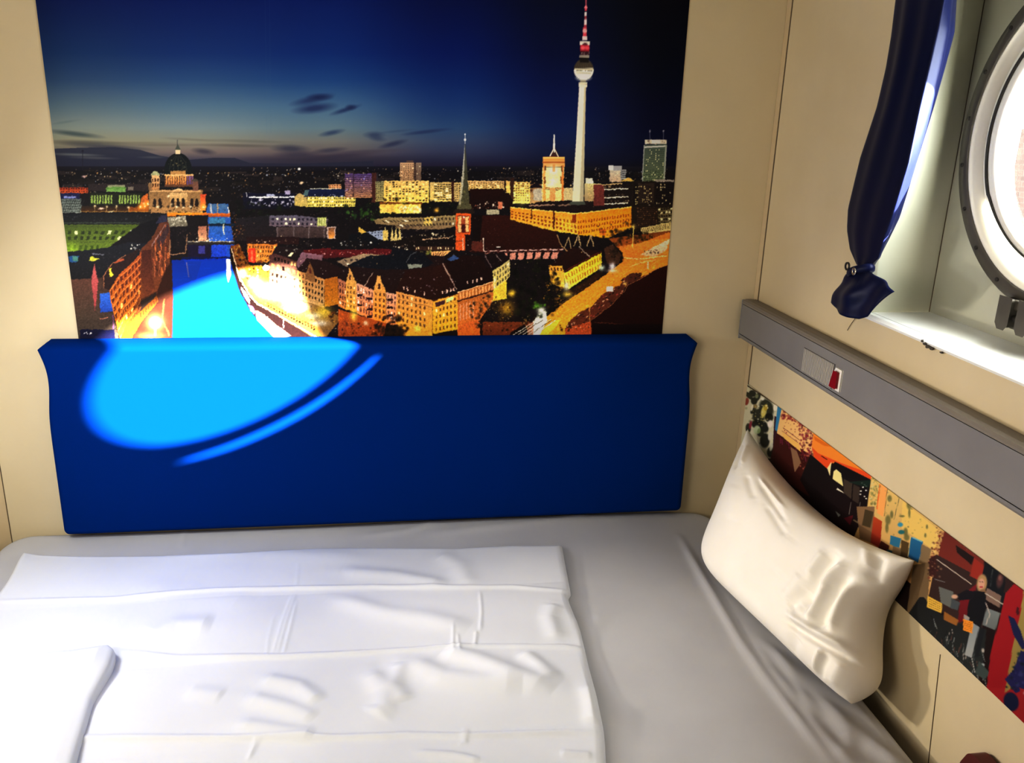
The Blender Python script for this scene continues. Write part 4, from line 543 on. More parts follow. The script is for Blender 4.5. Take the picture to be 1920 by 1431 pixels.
    ye = [(1739, 1117), (1767, 1132), (1765, 1150), (1738, 1139)]; c.poly(ye, (214, 166, 60)); c.wins(ye, 6, 4, (120, 84, 34), .7, .3, u=(.1, .9), v=(.1, .9)); c.poly([(1771, 1147), (1797, 1163), (1794, 1174), (1769, 1162)], (140, 84, 34)); og = [(1806, 1161), (1825, 1166), (1823, 1188), (1806, 1182)]; c.poly(og, (232, 134, 36)); c.wins(og, 4, 5, (150, 80, 24), .8, .3, u=(.1, .9), v=(.1, .9)); c.ell(1843, 1220, 2.4, 4, (200, 190, 180), .9, .4); c.ell(1843, 1247, 3, 3, (170, 180, 180), .9, .4); c.poly([(1836, 1240), (1856, 1262), (1846, 1275), (1828, 1262)], (50, 60, 58))
    # red field with dark blue shapes
    c.poly([(1904, 1090), (2160, 1260), (2160, 1720), (1850, 1290), (1868, 1200), (1884, 1150)], (146, 20, 24), (120, 14, 20)); c.poly([(1886, 1112), (1904, 1092), (1920, 1102), (1912, 1160), (1884, 1290), (1850, 1290), (1858, 1220), (1872, 1170)], (150, 20, 26), (132, 14, 20)); c.poly([(1920, 1102), (1940, 1114), (1934, 1260), (1884, 1300), (1902, 1196), (1912, 1160)], (150, 130, 64), (126, 104, 50))
    c.poly([(1890, 1154), (1902, 1160), (1914, 1184), (1924, 1216), (1916, 1218), (1900, 1190)], (20, 22, 60)); c.ell(1908, 1146, 3, 8, (60, 14, 20)); c.poly([(1914, 1220), (1930, 1226), (1930, 1290), (1904, 1300), (1884, 1274), (1900, 1256)], (22, 20, 64)); c.dots(1884, 1220, 1930, 1300, 60, [(12, 16, 30), (40, 40, 90), (10, 30, 24)], (1, 3.6), (.6, 1), [(1910, 1220), (1930, 1226), (1930, 1300), (1886, 1290)]); c.ell(1896, 1316, 14, 18, (10, 14, 40), 1, .1, -.3); c.poly([(1912, 1290), (1940, 1300), (1940, 1380), (1910, 1350)], (130, 18, 22)); c.ell(1925, 1300, 6, 4, (170, 160, 150), .9, .3)
    # the part beyond the frame: more colour fields
    for k in range(10):
        x = 1950+18*k; y = 1120+13.5*k
        c.poly([(x, y), (x+20, y+15), (x+10, y+330), (x-14, y+300)], [(200, 160, 80), (40, 70, 120), (150, 30, 28), (30, 28, 30), (210, 120, 50)][k % 5])
    c.blur_px(1)
    return c

# ---------------------------------------------------------------- the camera of the photograph
YAW, PITCH, ROLL = map(math.radians, (-8.757, -17.3775, -1.697))
FPX = 1605.4
CAM = np.array([0.0, -2.25, 1.69])
def rot3():
    cy, sy, cp, sp, cr, sr = math.cos(YAW), math.sin(YAW), math.cos(PITCH), math.sin(PITCH), math.cos(ROLL), math.sin(ROLL)
    Rz = np.array([[cy, -sy, 0], [sy, cy, 0], [0, 0, 1]]); Rx = np.array([[1, 0, 0], [0, cp, -sp], [0, sp, cp]])
    Ry = np.array([[cr, 0, sr], [0, 1, 0], [-sr, 0, cr]])
    return Rz @ Rx @ Ry
ROT = rot3()
def picture_xy(P):
    """where a point of a flat print lies on the photographed print (used once, to lay the print's drawing out)"""
    q = (P-CAM) @ ROT
    return 960+FPX*q[:, 0]/q[:, 1], 715.5-FPX*q[:, 2]/q[:, 1]

scene = bpy.context.scene
COL = scene.collection
cam_d = bpy.data.cameras.new('camera'); cam = bpy.data.objects.new('camera', cam_d); COL.objects.link(cam)
cam_d.sensor_width = 36; cam_d.lens = FPX/1920*36; cam_d.clip_start = .02
M = Matrix(((ROT[0, 0], ROT[0, 2], -ROT[0, 1], CAM[0]), (ROT[1, 0], ROT[1, 2], -ROT[1, 1], CAM[1]), (ROT[2, 0], ROT[2, 2], -ROT[2, 1], CAM[2]), (0, 0, 0, 1)))
cam.matrix_world = M
scene.camera = cam
scene.view_settings.view_transform = 'Standard'
scene.view_settings.look = 'None'
scene.view_settings.exposure = 0.0
scene.view_settings.gamma = GAMMA      # a contrasty phone picture

# ---------------------------------------------------------------- materials
def lin(c):
    c = [255*(v/255)**GAMMA for v in c]
    return tuple(((v/255)/12.92 if v/255 <= .04045 else ((v/255+.055)/1.055)**2.4) for v in c)
class Mat:
    def __init__(s, name, col=(200, 200, 200), rough=.6, metal=0, spec=.5, **k):
        s.m = bpy.data.materials.new(name); s.m.use_nodes = True; s.nt = s.m.node_tree
        s.b = s.nt.nodes['Principled BSDF']; s.out = s.nt.nodes['Material Output']
        s.b.inputs['Base Color'].default_value = (*lin(col), 1)
        s.b.inputs['Roughness'].default_value = rough; s.b.inputs['Metallic'].default_value = metal
        s.b.inputs['Specular IOR Level'].default_value = spec
        for a, v in k.items(): s.b.inputs[a.replace('_', ' ')].default_value = v
    def n(s, t, **k):
        x = s.nt.nodes.new(t)
        for a, v in k.items():
            if a in x.inputs: x.inputs[a].default_value = v
            else: setattr(x, a, v)
        return x
    def l(s, a, b): s.nt.links.new(a, b)
    def mottle(s, c1, c2, scale=3.0, detail=6, lo=.35, hi=.65, stretch=(1, 1, 1)):
        tc = s.n('ShaderNodeTexCoord'); mp = s.n('ShaderNodeMapping'); mp.inputs['Scale'].default_value = stretch
        no = s.n('ShaderNodeTexNoise'); no.inputs['Scale'].default_value = scale; no.inputs['Detail'].default_value = detail
        rp = s.n('ShaderNodeValToRGB'); rp.color_ramp.elements[0].position = lo; rp.color_ramp.elements[1].position = hi
        rp.color_ramp.elements[0].color = (*lin(c1), 1); rp.color_ramp.elements[1].color = (*lin(c2), 1)
        s.l(tc.outputs['Object'], mp.inputs['Vector']); s.l(mp.outputs['Vector'], no.inputs['Vector']); s.l(no.outputs['Fac'], rp.inputs['Fac'])
        s.l(rp.outputs['Color'], s.b.inputs['Base Color']); s.ramp = rp
        return s
    def bump(s, scale=80, strength=.1, dist=.002, detail=3, stretch=(1, 1, 1)):
        tc = s.n('ShaderNodeTexCoord'); mp = s.n('ShaderNodeMapping'); mp.inputs['Scale'].default_value = stretch
        no = s.n('ShaderNodeTexNoise'); no.inputs['Scale'].default_value = scale; no.inputs['Detail'].default_value = detail
        bp = s.n('ShaderNodeBump'); bp.inputs['Strength'].default_value = strength; bp.inputs['Distance'].default_value = dist
        s.l(tc.outputs['Object'], mp.inputs['Vector']); s.l(mp.outputs['Vector'], no.inputs['Vector']); s.l(no.outputs['Fac'], bp.inputs['Height']); s.l(bp.outputs['Normal'], s.b.inputs['Normal'])
        return s
    def printed(s, attr='print'):
        a = s.n('ShaderNodeVertexColor'); a.layer_name = attr
        s.l(a.outputs['Color'], s.b.inputs['Base Color']); return s

WALL_A, WALL_B = (210, 193, 155), (219, 203, 168)
M_wall = Mat('beige_wall_panel', rough=.55, spec=.3).mottle(WALL_A, WALL_B, 2.2, 8).bump(220, .06, .001)
M_wallR = Mat('beige_side_panel', rough=.55, spec=.3).mottle((206, 188, 150), (215, 198, 162), 2.6, 8).bump(220, .06, .001)
M_trim = Mat('beige_trim', (200, 178, 140), .5, spec=.3)
M_joint = Mat('dark_joint', (70, 56, 38), .8)
M_floor = Mat('brown_floor', rough=.5).mottle((70, 52, 40), (92, 70, 54), 9, 6)
M_ceil = Mat('white_ceiling', (226, 222, 210), .7)
M_niche = Mat('cream_gloss_paint', rough=.4, spec=.4).mottle((184, 183, 163), (194, 193, 174), 3, 6).bump(60, .08, .001)
M_sill = Mat('white_sill_paint', rough=.42).mottle((242, 243, 240), (250, 250, 248), 12, 6).bump(35, .15, .001)
M_chip = Mat('bare_dark_metal', (58, 52, 46), .7)
M_rail = Mat('grey_plastic', rough=.42, spec=.4).mottle((114, 111, 111), (122, 119, 119), 5, 4)
M_raillip = Mat('grey_brown_ledge', (112, 104, 95), .6)
M_slat = Mat('pale_slat', (168, 163, 156), .6)
M_grille = Mat('grille_plastic', (84, 81, 80), .6)
M_dark = Mat('black_gap', (18, 16, 15), .8)
M_white = Mat('white_plastic', (236, 234, 226), .4)
M_red = Mat('dark_red_lens', (120, 10, 16), .3)
M_sheet = Mat('grey_white_sheet', rough=.85, spec=.15).mottle((175, 175, 180), (183, 183, 187), 4, 4).bump(500, .08, .0006)
M_duvet = Mat('white_cotton', rough=.85, spec=.15).mottle((207, 210, 219), (213, 216, 224), 4, 4).bump(600, .06, .0006)
M_pillow = Mat('white_pillowcase', rough=.85, spec=.15).mottle((236, 231, 222), (242, 238, 230), 5, 4).bump(600, .06, .0006)
M_blue = Mat('royal_blue_fabric', (3, 62, 180), .8, spec=.03).bump(700, .05, .0005)
M_blue.b.inputs["Base Color"].default_value = (.0002, .037, .22, 1)
M_satin = Mat('navy_satin', (14, 34, 104), .42, spec=.3)
M_satin.b.inputs["Base Color"].default_value = (.0018, .0065, .056, 1)
M_satin.b.inputs['Sheen Weight'].default_value = .08
M_wood = Mat('dark_red_wood', rough=.4).mottle((74, 22, 18), (60, 16, 14), 6, 5, stretch=(1, .2, 1))
M_frame = Mat('dark_bed_wood', rough=.6).mottle((44, 32, 24), (54, 40, 30), 8, 5, stretch=(1, .2, 1))
M_ring = Mat('grey_painted_iron', rough=.42, spec=.5).mottle((58, 54, 47), (70, 65, 57), 14, 4)
M_bolt = Mat('dark_bolt', (36, 33, 30), .5)
M_inner = Mat('white_gloss_rim', (252, 248, 232), .4, spec=.4)
M_rim = Mat('brushed_rim', (180, 180, 172), .3, metal=.6)
M_metal = Mat('chrome', (215, 210, 200), .2, metal=1)
M_thread = Mat('dark_thread', (40, 30, 22), .8)
M_mural = Mat('printed_city_sheet', rough=.5, spec=.2).printed()
M_coll = Mat('printed_collage_sheet', rough=.45, spec=.2).printed()

M_glass = Mat('window_glass')
tb = M_glass.n('ShaderNodeBsdfTransparent'); gb = M_glass.n('ShaderNodeBsdfGlossy', Roughness=.02); mx = M_glass.n('ShaderNodeMixShader'); mx.inputs['Fac'].default_value = .04
tb.inputs['Color'].default_value = (.97, .985, .975, 1)
M_glass.l(tb.outputs['BSDF'], mx.inputs[1]); M_glass.l(gb.outputs['BSDF'], mx.inputs[2]); M_glass.l(mx.outputs['Shader'], M_glass.out.inputs['Surface'])

M_brick = Mat('red_brick', rough=.9)
tc = M_brick.n('ShaderNodeTexCoord'); br = M_brick.n('ShaderNodeTexBrick')
br.inputs['Color1'].default_value = (.020, .0105, .0075, 1); br.inputs['Color2'].default_value = (.028, .016, .0115, 1); br.inputs['Mortar'].default_value = (.026, .021, .017, 1); br.inputs['Scale'].default_value = 6
sw = M_brick.n('ShaderNodeMapping'); sw.inputs['Rotation'].default_value = (math.radians(90), 0, 0)
M_brick.l(tc.outputs['Object'], sw.inputs['Vector']); M_brick.l(sw.outputs['Vector'], br.inputs['Vector']); M_brick.l(br.outputs['Color'], M_brick.b.inputs['Base Color'])
M_pane = Mat('dark_pane', (24, 30, 40), .15)

# ---------------------------------------------------------------- mesh helpers
def mk(name, V, F, mat, parent=None, loc=None, smooth=True, kind=None):
    V = np.asarray(V, float)
    if loc is None:
        loc = ((V[:, 0].min()+V[:, 0].max())/2, (V[:, 1].min()+V[:, 1].max())/2, V[:, 2].min())
    loc = np.asarray(loc, float)
    me = bpy.data.meshes.new(name); me.from_pydata((V-loc).tolist(), [], F); me.update()
    if smooth:
        for p in me.polygons: p.use_smooth = True
    me.materials.append(mat.m if isinstance(mat, Mat) else mat)
    o = bpy.data.objects.new(name, me); COL.objects.link(o)
    pl = np.zeros(3)
    if parent is not None:
        o.parent = parent; q = parent
        while q is not None: pl = pl+np.array(q.location); q = q.parent
    o.location = loc-pl
    if kind: o['kind'] = kind
    return o
def empty(name, loc, label=None, cat=None, kind=None, group=None):
    o = bpy.data.objects.new(name, None); COL.objects.link(o); o.location = loc; o.empty_display_size = .05
    tag(o, label, cat, group)
    if kind: o['kind'] = kind
    return o
def tag(o, label=None, cat=None, group=None):
    if label: o['label'] = label
    if cat: o['category'] = cat
    if group: o['group'] = group
    return o
class MB:
    def __init__(s): s.V = []; s.F = []
    def add(s, V, F):
        k = len(s.V); s.V += [tuple(v) for v in V]; s.F += [tuple(i+k for i in f) for f in F]; return s
    def box(s, x0, x1, y0, y1, z0, z1):
        V = [(x, y, z) for x in (x0, x1) for y in (y0, y1) for z in (z0, z1)]
        return s.add(V, [(0, 1, 3, 2), (4, 6, 7, 5), (0, 4, 5, 1), (2, 3, 7, 6), (0, 2, 6, 4), (1, 5, 7, 3)])
    def quad(s, a, b, c, d): return s.add([a, b, c, d], [(0, 1, 2, 3)])
    def grid(s, P, closed=False):
        n, m = P.shape[:2]
        F = []
        for i in range(n-1):
            for j in range(m if closed else m-1):
                j2 = (j+1) % m
                F.append((i*m+j, i*m+j2, (i+1)*m+j2, (i+1)*m+j))
        return s.add(P.reshape(-1, 3), F)
    def prism(s, pts, ax, a, b):
        """polygon pts (2-D) swept along axis ax from a to b"""
        def P(p, w):
            return (w, p[0], p[1]) if ax == 0 else ((p[0], w, p[1]) if ax == 1 else (p[0], p[1], w))
        n = len(pts); V = [P(p, a) for p in pts]+[P(p, b) for p in pts]
        F = [tuple(range(n)), tuple(range(2*n-1, n-1, -1))]+[(i, (i+1) % n, n+(i+1) % n, n+i) for i in range(n)]
        return s.add(V, F)
    def ring(s, cx, cy, cz, prof, n=72, a0=0, a1=2*math.pi):
        """profile (x, radius) closed loop, turned about an axis parallel to X through (cy, cz)"""
        full = abs(a1-a0-2*math.pi) < 1e-6
        k = n if full else n+1
        P = np.array([[(cx+x, cy+r*math.cos(a0+(a1-a0)*i/n), cz+r*math.sin(a0+(a1-a0)*i/n)) for x, r in prof] for i in range(k)])
        m = len(prof); F = []
        for i in range(n):
            i2 = (i+1) % k
            for j in range(m):
                j2 = (j+1) % m
                F.append((i*m+j, i2*m+j, i2*m+j2, i*m+j2))
        return s.add(P.reshape(-1, 3), F)
    def tube(s, pts, r, n=8):
        pts = [Vector(p) for p in pts]; rows = []
        for i, p in enumerate(pts):
            d = (pts[min(i+1, len(pts)-1)]-pts[max(i-1, 0)]).normalized()
            u = d.cross(Vector((0, 0, 1)) if abs(d.z) < .9 else Vector((1, 0, 0))).normalized(); v = d.cross(u)
            rr = r[i] if isinstance(r, (list, tuple)) else r
            rows.append([tuple(p+u*rr*math.cos(2*math.pi*k/n)+v*rr*math.sin(2*math.pi*k/n)) for k in range(n)])
        k0 = len(s.V); s.grid(np.array(rows), closed=True)
        s.F.append(tuple(range(k0+n-1, k0-1, -1))); s.F.append(tuple(range(k0+(len(pts)-1)*n, k0+len(pts)*n))); return s
    def mk(s, name, mat, parent=None, **k): return mk(name, s.V, s.F, mat, parent, **k)
def bevel(o, w=.004, seg=3, angle=35):
    m = o.modifiers.new('bevel', 'BEVEL'); m.width = w; m.segments = seg; m.limit_method = 'ANGLE'; m.angle_limit = math.radians(angle)
    m.harden_normals = False
    for p in o.data.polygons: p.use_smooth = False
    return o

def seg_d2(x, y, pts):
    """squared distance of points to a polyline, and position along it 0..1"""
    best = np.full(np.shape(x), 1e9); par = np.zeros(np.shape(x)); n = len(pts)-1
    for i in range(n):
        (xa, ya), (xb, yb) = pts[i], pts[i+1]
        dx, dy = xb-xa, yb-ya; L = dx*dx+dy*dy+1e-12
        t = np.clip(((x-xa)*dx+(y-ya)*dy)/L, 0, 1)
        d = (x-xa-t*dx)**2+(y-ya-t*dy)**2
        m = d < best; best = np.where(m, d, best); par = np.where(m, (i+t)/n, par)
    return best, par
def ridges(x, y, L, fade=True):
    h = np.zeros(np.shape(x))
    for pts, w, a in L:
        d2, t = seg_d2(x, y, pts)
        e = np.exp(-d2/(w*w))
        if fade: e = e*np.clip(np.minimum(t, 1-t)*6+.25, 0, 1)
        h = h+a*e
    return h
def wavy(x, y, seed, n=14, f=(6, 22), a=.001):
    r = np.random.RandomState(seed); h = np.zeros(np.shape(x))
    for _ in range(n):
        th = r.rand()*math.pi*2; k = f[0]+(f[1]-f[0])*r.rand(); h = h+np.sin((x*math.cos(th)+y*math.sin(th))*k+r.rand()*6.28)*(f[0]/k)
    return h*a

# ---------------------------------------------------------------- the room
XW, XL, YF, ZC = 1.0305, -1.045, -3.1, 2.35
NY0, NY1, NZ0, NZ1, XN = -1.255, -.565, 1.281, 2.06, 1.18       # window recess
PY, PZ = -.91, 1.675                                              # porthole centre
back = MB().box(XL-.05, XW+.05, 0, .05, 0, ZC).mk('wall_back', M_wall, smooth=False, kind='structure')
r = MB()
r.box(XW, XW+.012, NY1, .0, 0, ZC); r.box(XW, XW+.012, YF, NY0, 0, ZC); r.box(XW, XW+.012, NY0, NY1, 0, NZ0+.008); r.box(XW, XW+.012, NY0, NY1, NZ1, ZC)
r.mk('wall_right', M_wallR, smooth=False, kind='structure')
MB().box(XL-.05, XL, YF, 0, 0, ZC).mk('wall_left', M_wall, smooth=False, kind='structure')
MB().box(XL-.05, XW+.05, YF-.05, YF, 0, ZC).mk('wall_front', M_wall, smooth=False, kind='structure')
MB().box(XL-.05, XW+.05, YF-.05, .05, -.05, 0).mk('floor', M_floor, smooth=False, kind='structure')
MB().box(XL-.05, XW+.05, YF-.05, .05, ZC, ZC+.05).mk('ceiling', M_ceil, smooth=False, kind='structure')
# corner strips and panel joints
t = MB().box(XW-.0025, XW, -.026, -.001, .5, ZC).mk('trim_1', M_trim, smooth=False, kind='structure')
MB().box(XW-.0012, XW+.001, -.0285, -.0262, .5, ZC).mk('joint_line', M_joint, t, smooth=False)
t = MB().box(XL+.001, XL+.036, -.0025, 0, .5, ZC).mk('trim_2', M_trim, smooth=False, kind='structure')
MB().box(XL+.036, XL+.0375, -.0012, .001, .5, ZC).mk('joint_line', M_joint, t, smooth=False)
MB().prism([(-1.0205, .50), (-1.0193, .50), (-.991, .735), (-.9918, .735)], 0, XW-.0012, XW+.001).mk('trim_3', M_joint, smooth=False, kind='structure')
# recess lining
n = MB()
n.quad((XW+.001, NY1, NZ0), (XN, NY1, NZ0), (XN, NY1, NZ1), (XW+.001, NY1, NZ1))
n.quad((XW+.001, NY0, NZ0), (XW+.001, NY0, NZ1), (XN, NY0, NZ1), (XN, NY0, NZ0))
n.quad((XW+.001, NY0, NZ1), (XW+.001, NY1, NZ1), (XN, NY1, NZ1), (XN, NY0, NZ1))
lining = n.mk('trim_4', M_niche, smooth=False, kind='structure')
MB().box(XN-.0012, XN-.0002, NY1-.0014, NY1-.0002, NZ0+.02, NZ1).mk('joint_line', M_joint, lining, smooth=False)
# recess back plate with its round hole
RH = .2545
seg = 96; inner = []; outer = []
for i in range(seg):
    a = 2*math.pi*i/seg; cy, sz = math.cos(a), math.sin(a)
    inner.append((XN, PY+RH*cy, PZ+RH*sz))
    ty = ((NY1-PY) if cy > 0 else (PY-NY0))/max(abs(cy), 1e-6); tz = ((NZ1-PZ) if sz > 0 else (PZ-NZ0))/max(abs(sz), 1e-6)
    k = min(ty, tz); outer.append((XN, PY+k*cy, PZ+k*sz))
b = MB(); b.add(inner+outer, [(i, (i+1) % seg, seg+(i+1) % seg, seg+i) for i in range(seg)])
for yy in (NY0, NY1):
    for zz in (NZ0, NZ1):
        c_ = min(range(seg), key=lambda i: abs(math.atan2(zz-PZ, yy-PY)-math.atan2(outer[i][2]-PZ, outer[i][1]-PY)))
        for d in (-1, 0):
            p, q = outer[(c_+d) % seg], outer[(c_+d+1) % seg]
            b.add([p, q, (XN, yy, zz)], [(0, 1, 2)])
b.mk('trim_5', M_niche, smooth=False, kind='structure')
# sill: board with a rounded, chipped front lip
sl = MB(); sl.prism([(XW-.003, NZ0+.008), (XW-.005, NZ0+.013), (XW+.001, NZ0+.019), (XW+.012, NZ0+.02), (XW+.0135, NZ0+.0175), (XW+.015, NZ0+.02), (XN, NZ0+.02), (XN, NZ0+.008)], 1, NY0, NY1-.002)
sill = sl.mk('window_sill', M_sill, smooth=False, kind='structure'); sill.name = 'trim_6'
rs = np.random.RandomState(5); ch = MB()
for yy, zz, a, h in [(-.781, NZ0+.012, .004, .003), (-.79, NZ0+.009, .006, .003), (-.80, NZ0+.006, .007, .004), (-.812, NZ0+.006, .006, .004), (-.842, NZ0+.006, .004, .002)]:
    p = [(yy+a*math.cos(t_)*(.6+.6*rs.rand()), zz+h*math.sin(t_)*(.6+.6*rs.rand())) for t_ in np.linspace(0, 6.28, 11)[:-1]]
    ch.prism(p, 0, XW-.0062, XW-.003)
ch.mk('paint_chip', M_chip, sill, smooth=False)

# ---------------------------------------------------------------- porthole
port = empty('window_1', (XN, PY, PZ-.3), 'round porthole with a grey bolted ring in the window recess', kind='structure')
MB().ring(XN, PY, PZ, [(-.001, .270), (-.026, .2705), (-.031, .274), (-.031, .295), (-.026, .3005), (-.001, .302)], 96).mk('flange_ring', M_ring, port)
bo = bpy.data.objects
proto = None
for i in range(20):
    a = 2*math.pi*(i+.35)/20; y, z = PY+(.2845)*math.cos(a), PZ+.2845*math.sin(a)
    if proto is None:
        proto = MB().ring(XN-.0335, 0, 0, [(0, .0001), (0, .0042), (.004, .0042), (.004, .0001)], 10).mk('bolt', M_bolt, port, loc=(XN-.0335, 0, 0)); q = proto
    else:
        q = proto.copy(); COL.objects.link(q); q.parent = port
    q.location = Vector((XN-.0335, y, z))-port.location
MB().ring(XN, PY, PZ, [(-.001, .2555), (-.006, .256), (-.0275, .2685), (-.0275, .2725), (-.001, .2725)], 96).mk('bezel_ring', M_inner, port)
MB().ring(XN, PY, PZ, [(.0, .254), (.06, .254), (.06, .268), (.0, .268)], 96).mk('hull_tube', M_inner, port)
def sash(prof, n=180):
    """ring whose outer border leaves a slim crescent gap at the bottom (shaped to throw a thin arc of sunlight)"""
    rows = []
    for i in range(n):
        a = 2*math.pi*i/n; d = math.degrees(a)-360 if a > math.pi else math.degrees(a)
        t = (d+112)/84
        cut = .0205*math.sin(math.pi*t)**.55 if 0 < t < 1 else 0  # crescent cut shaped for the sunlit arc on the headboard
        rows.append([(XN-.012+x, PY+(r-cut*k)*math.cos(a), PZ+(r-cut*k)*math.sin(a)) for x, r, k in prof])
    P = np.array(rows); m = len(prof); b = MB(); b.V = [tuple(v) for v in P.reshape(-1, 3)]
    for i in range(n):
        for j in range(m): b.F.append((i*m+j, ((i+1) % n)*m+j, ((i+1) % n)*m+(j+1) % m, i*m+(j+1) % m))
    return b
sash([(0, .206, 0), (-.006, .211, 0), (-.006, .226, .3), (0, .2475, 1), (.004, .2538, 1), (.016, .2538, 1), (.02, .226, .3), (.02, .206, 0)]).mk('sash_ring', M_inner, port)
sash([(-.0062, .227, .3), (-.0085, .229, .35), (-.0085, .2335, .5), (-.004, .2345, .5), (.0, .2335, .5)]).mk('gasket', M_bolt, port)
g = MB(); g.ring(XN-.002, PY, PZ, [(0, .0001), (0, .2065), (.006, .2065), (.006, .0001)], 96); g.mk("glass_pane", M_glass, port, smooth=False)
lk = MB()
for y0 in (-.842, -.893):
    lk.prism([(y0, 1.392), (y0, 1.346), (y0-.006, 1.338), (y0-.02, 1.338), (y0-.026, 1.346), (y0-.026, 1.392)], 0, XN-.055, XN-.028)
lk.box(XN-.045, XN-.026, -.925, -.838, 1.372, 1.392)
bevel(lk.mk('clamp_lugs', M_ring, port, smooth=False), .004, 3)
MB().tube([(XN-.042, -.835, 1.358), (XN-.042, -.926, 1.358)], .006).mk('clamp_pin', M_bolt, port)

# brick building across the quay
ext = empty('exterior_building', (6.05, 2.85, -4), 'pale red brick building seen through the porthole glass', 'building')
ux, uy = Vector((.86, -.51, 0)), Vector((0, 0, 1))
o = MB().box(-1.66, 6, -.1, 0, 0, 5.69).mk('brick_wall', M_brick, None, loc=(0, 0, 0), smooth=False); o.parent = ext; o.rotation_euler.z = math.radians(-53)
for wx, wz in [(-.55, 4.3), (1.0, 4.3), (2.6, 4.3), (-.55, 2.4), (1.0, 2.4), (2.6, 2.4)]:
    w = MB().box(wx-.45, wx+.45, -.13, -.1, wz-.9, wz).mk('window_pane', M_pane, None, loc=(0, 0, 0), smooth=False); w.parent = ext; w.rotation_euler.z = math.radians(-53)

e = MB().box(-1.62, 6, -.16, .06, 5.69, 5.86).mk('roof_edge', M_pane, None, loc=(0, 0, 0), smooth=False); e.parent = ext; e.rotation_euler.z = math.radians(-53)

# ---------------------------------------------------------------- printed pictures
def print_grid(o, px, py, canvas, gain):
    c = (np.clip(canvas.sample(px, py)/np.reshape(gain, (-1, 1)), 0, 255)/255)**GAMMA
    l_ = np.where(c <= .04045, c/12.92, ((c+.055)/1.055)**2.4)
    l_ = np.clip(l_, 0, .93)
    at = o.data.color_attributes.new('print', 'FLOAT_COLOR', 'POINT')
    buf = np.ones((len(px), 4), np.float32); buf[:, :3] = l_
    at.data.foreach_set('color', buf.ravel())
def flat_sheet(name, mat, A, U, V_, nu, nv, vs=None):
    """fine sheet of nu x nv cells; A corner, U and V_ edge vectors"""
    us = np.linspace(0, 1, nu+1); vs = np.linspace(0, 1, nv+1) if vs is None else vs
    G = A+us[None, :, None]*U+vs[:, None, None]*V_
    P = G.reshape(-1, 3).astype(np.float32); m = nu+1; nvv = len(vs)
    idx = (np.arange(nvv-1)[:, None]*m+np.arange(nu)[None, :]).reshape(-1)
    F = np.stack([idx, idx+1, idx+m+1, idx+m], 1).astype(np.int32)
    loc = A+U/2; me = bpy.data.meshes.new(name)
    me.vertices.add(len(P)); me.vertices.foreach_set('co', (P-loc).astype(np.float32).ravel())
    me.loops.add(F.size); me.loops.foreach_set('vertex_index', F.ravel())
    me.polygons.add(len(F)); me.polygons.foreach_set('loop_start', np.arange(0, F.size, 4, dtype=np.int32)); me.update(calc_edges=True)
    me.materials.append(mat.m); o = bpy.data.objects.new(name, me); COL.objects.link(o); o.location = loc
    return o, P.astype(float)
MX0, MX1, MZ0, MZ1 = -.7735, .768, 1.085, 2.03
vz = np.unique(np.concatenate([np.linspace(0, .60, 480), np.linspace(.60, 1, 130)]))   # finer where the city is
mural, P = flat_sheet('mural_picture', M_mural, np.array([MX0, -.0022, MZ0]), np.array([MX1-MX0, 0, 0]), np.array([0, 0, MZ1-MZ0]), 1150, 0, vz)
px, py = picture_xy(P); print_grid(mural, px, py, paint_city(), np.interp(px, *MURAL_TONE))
tag(mural, 'large printed photo mural of a city skyline at night above the blue headboard', 'mural')
CY0, CY1, CZ0, CZ1 = -.006, -1.75, .757, .967
coll, P = flat_sheet('collage_picture', M_coll, np.array([XW-.0022, CY0, CZ0]), np.array([0, CY1-CY0, 0]), np.array([0, 0, CZ1-CZ0]), 700, 130)
px, py = picture_xy(P); print_grid(coll, px, py, paint_collage(), np.interp(px, *COLLAGE_TONE))
tag(coll, 'long strip of colourful street collage on the right wall behind the pillow', 'wall picture')

# ---------------------------------------------------------------- grey service rail on the right wall
rail = empty('service_rail', (XW, -1.5, 1.10), 'long grey plastic rail with speaker and switch under the window', 'wall rail')
RX, RY0, RY1 = .988, -.020, -2.9
o = MB().prism([(XW, 1.2115), (1.012, 1.2145), (.998, 1.2145), (RX+.002, 1.211), (RX-.0005, 1.206), (RX-.0005, 1.2015), (XW, 1.2015)], 1, RY1, RY0).mk('top_ledge', M_raillip, rail, smooth=False)
o = MB().box(RX, XW, RY1, RY0-.001, 1.1165, 1.200).mk('front_panel', M_rail, rail, smooth=False)
MB().box(RX+.004, XW, RY1, RY0-.002, 1.1145, 1.203).mk('shadow_gap', M_dark, rail, smooth=False)
MB().prism([(RX, 1.1145), (RX+.001, 1.108), (RX+.006, 1.102), (XW, 1.100), (XW, 1.1145)], 1, RY1, RY0).mk('bottom_strip', M_rail, rail, smooth=False)
bevel(MB().box(RX-.001, XW, RY0, RY0+.004, 1.101, 1.2125).mk('end_cap', M_rail, rail, smooth=False), .002, 2)
gr = MB().box(RX-.0012, RX, -.548, -.400, 1.1205, 1.178).mk('speaker_grille', M_grille, rail, smooth=False)
sl_ = MB()
for k in range(23):
    y = -.404-k*.0062; sl_.box(RX-.0028, RX-.0012, y-.0038, y, 1.1215, 1.177)
sl_.mk('grille_slat', M_slat, gr, smooth=False)
sw_ = bevel(MB().prism([(-.553, 1.126), (-.553, 1.164), (-.558, 1.1735), (-.583, 1.1735), (-.583, 1.126)], 0, RX-.004, RX).mk('switch_frame', M_white, rail, smooth=False), .001, 2)
bevel(MB().prism([(-.5505, 1.1305), (-.560, 1.167), (-.575, 1.167), (-.5755, 1.1305)], 0, RX-.010, RX-.003).mk('rocker', M_red, sw_, smooth=False), .0015, 2)

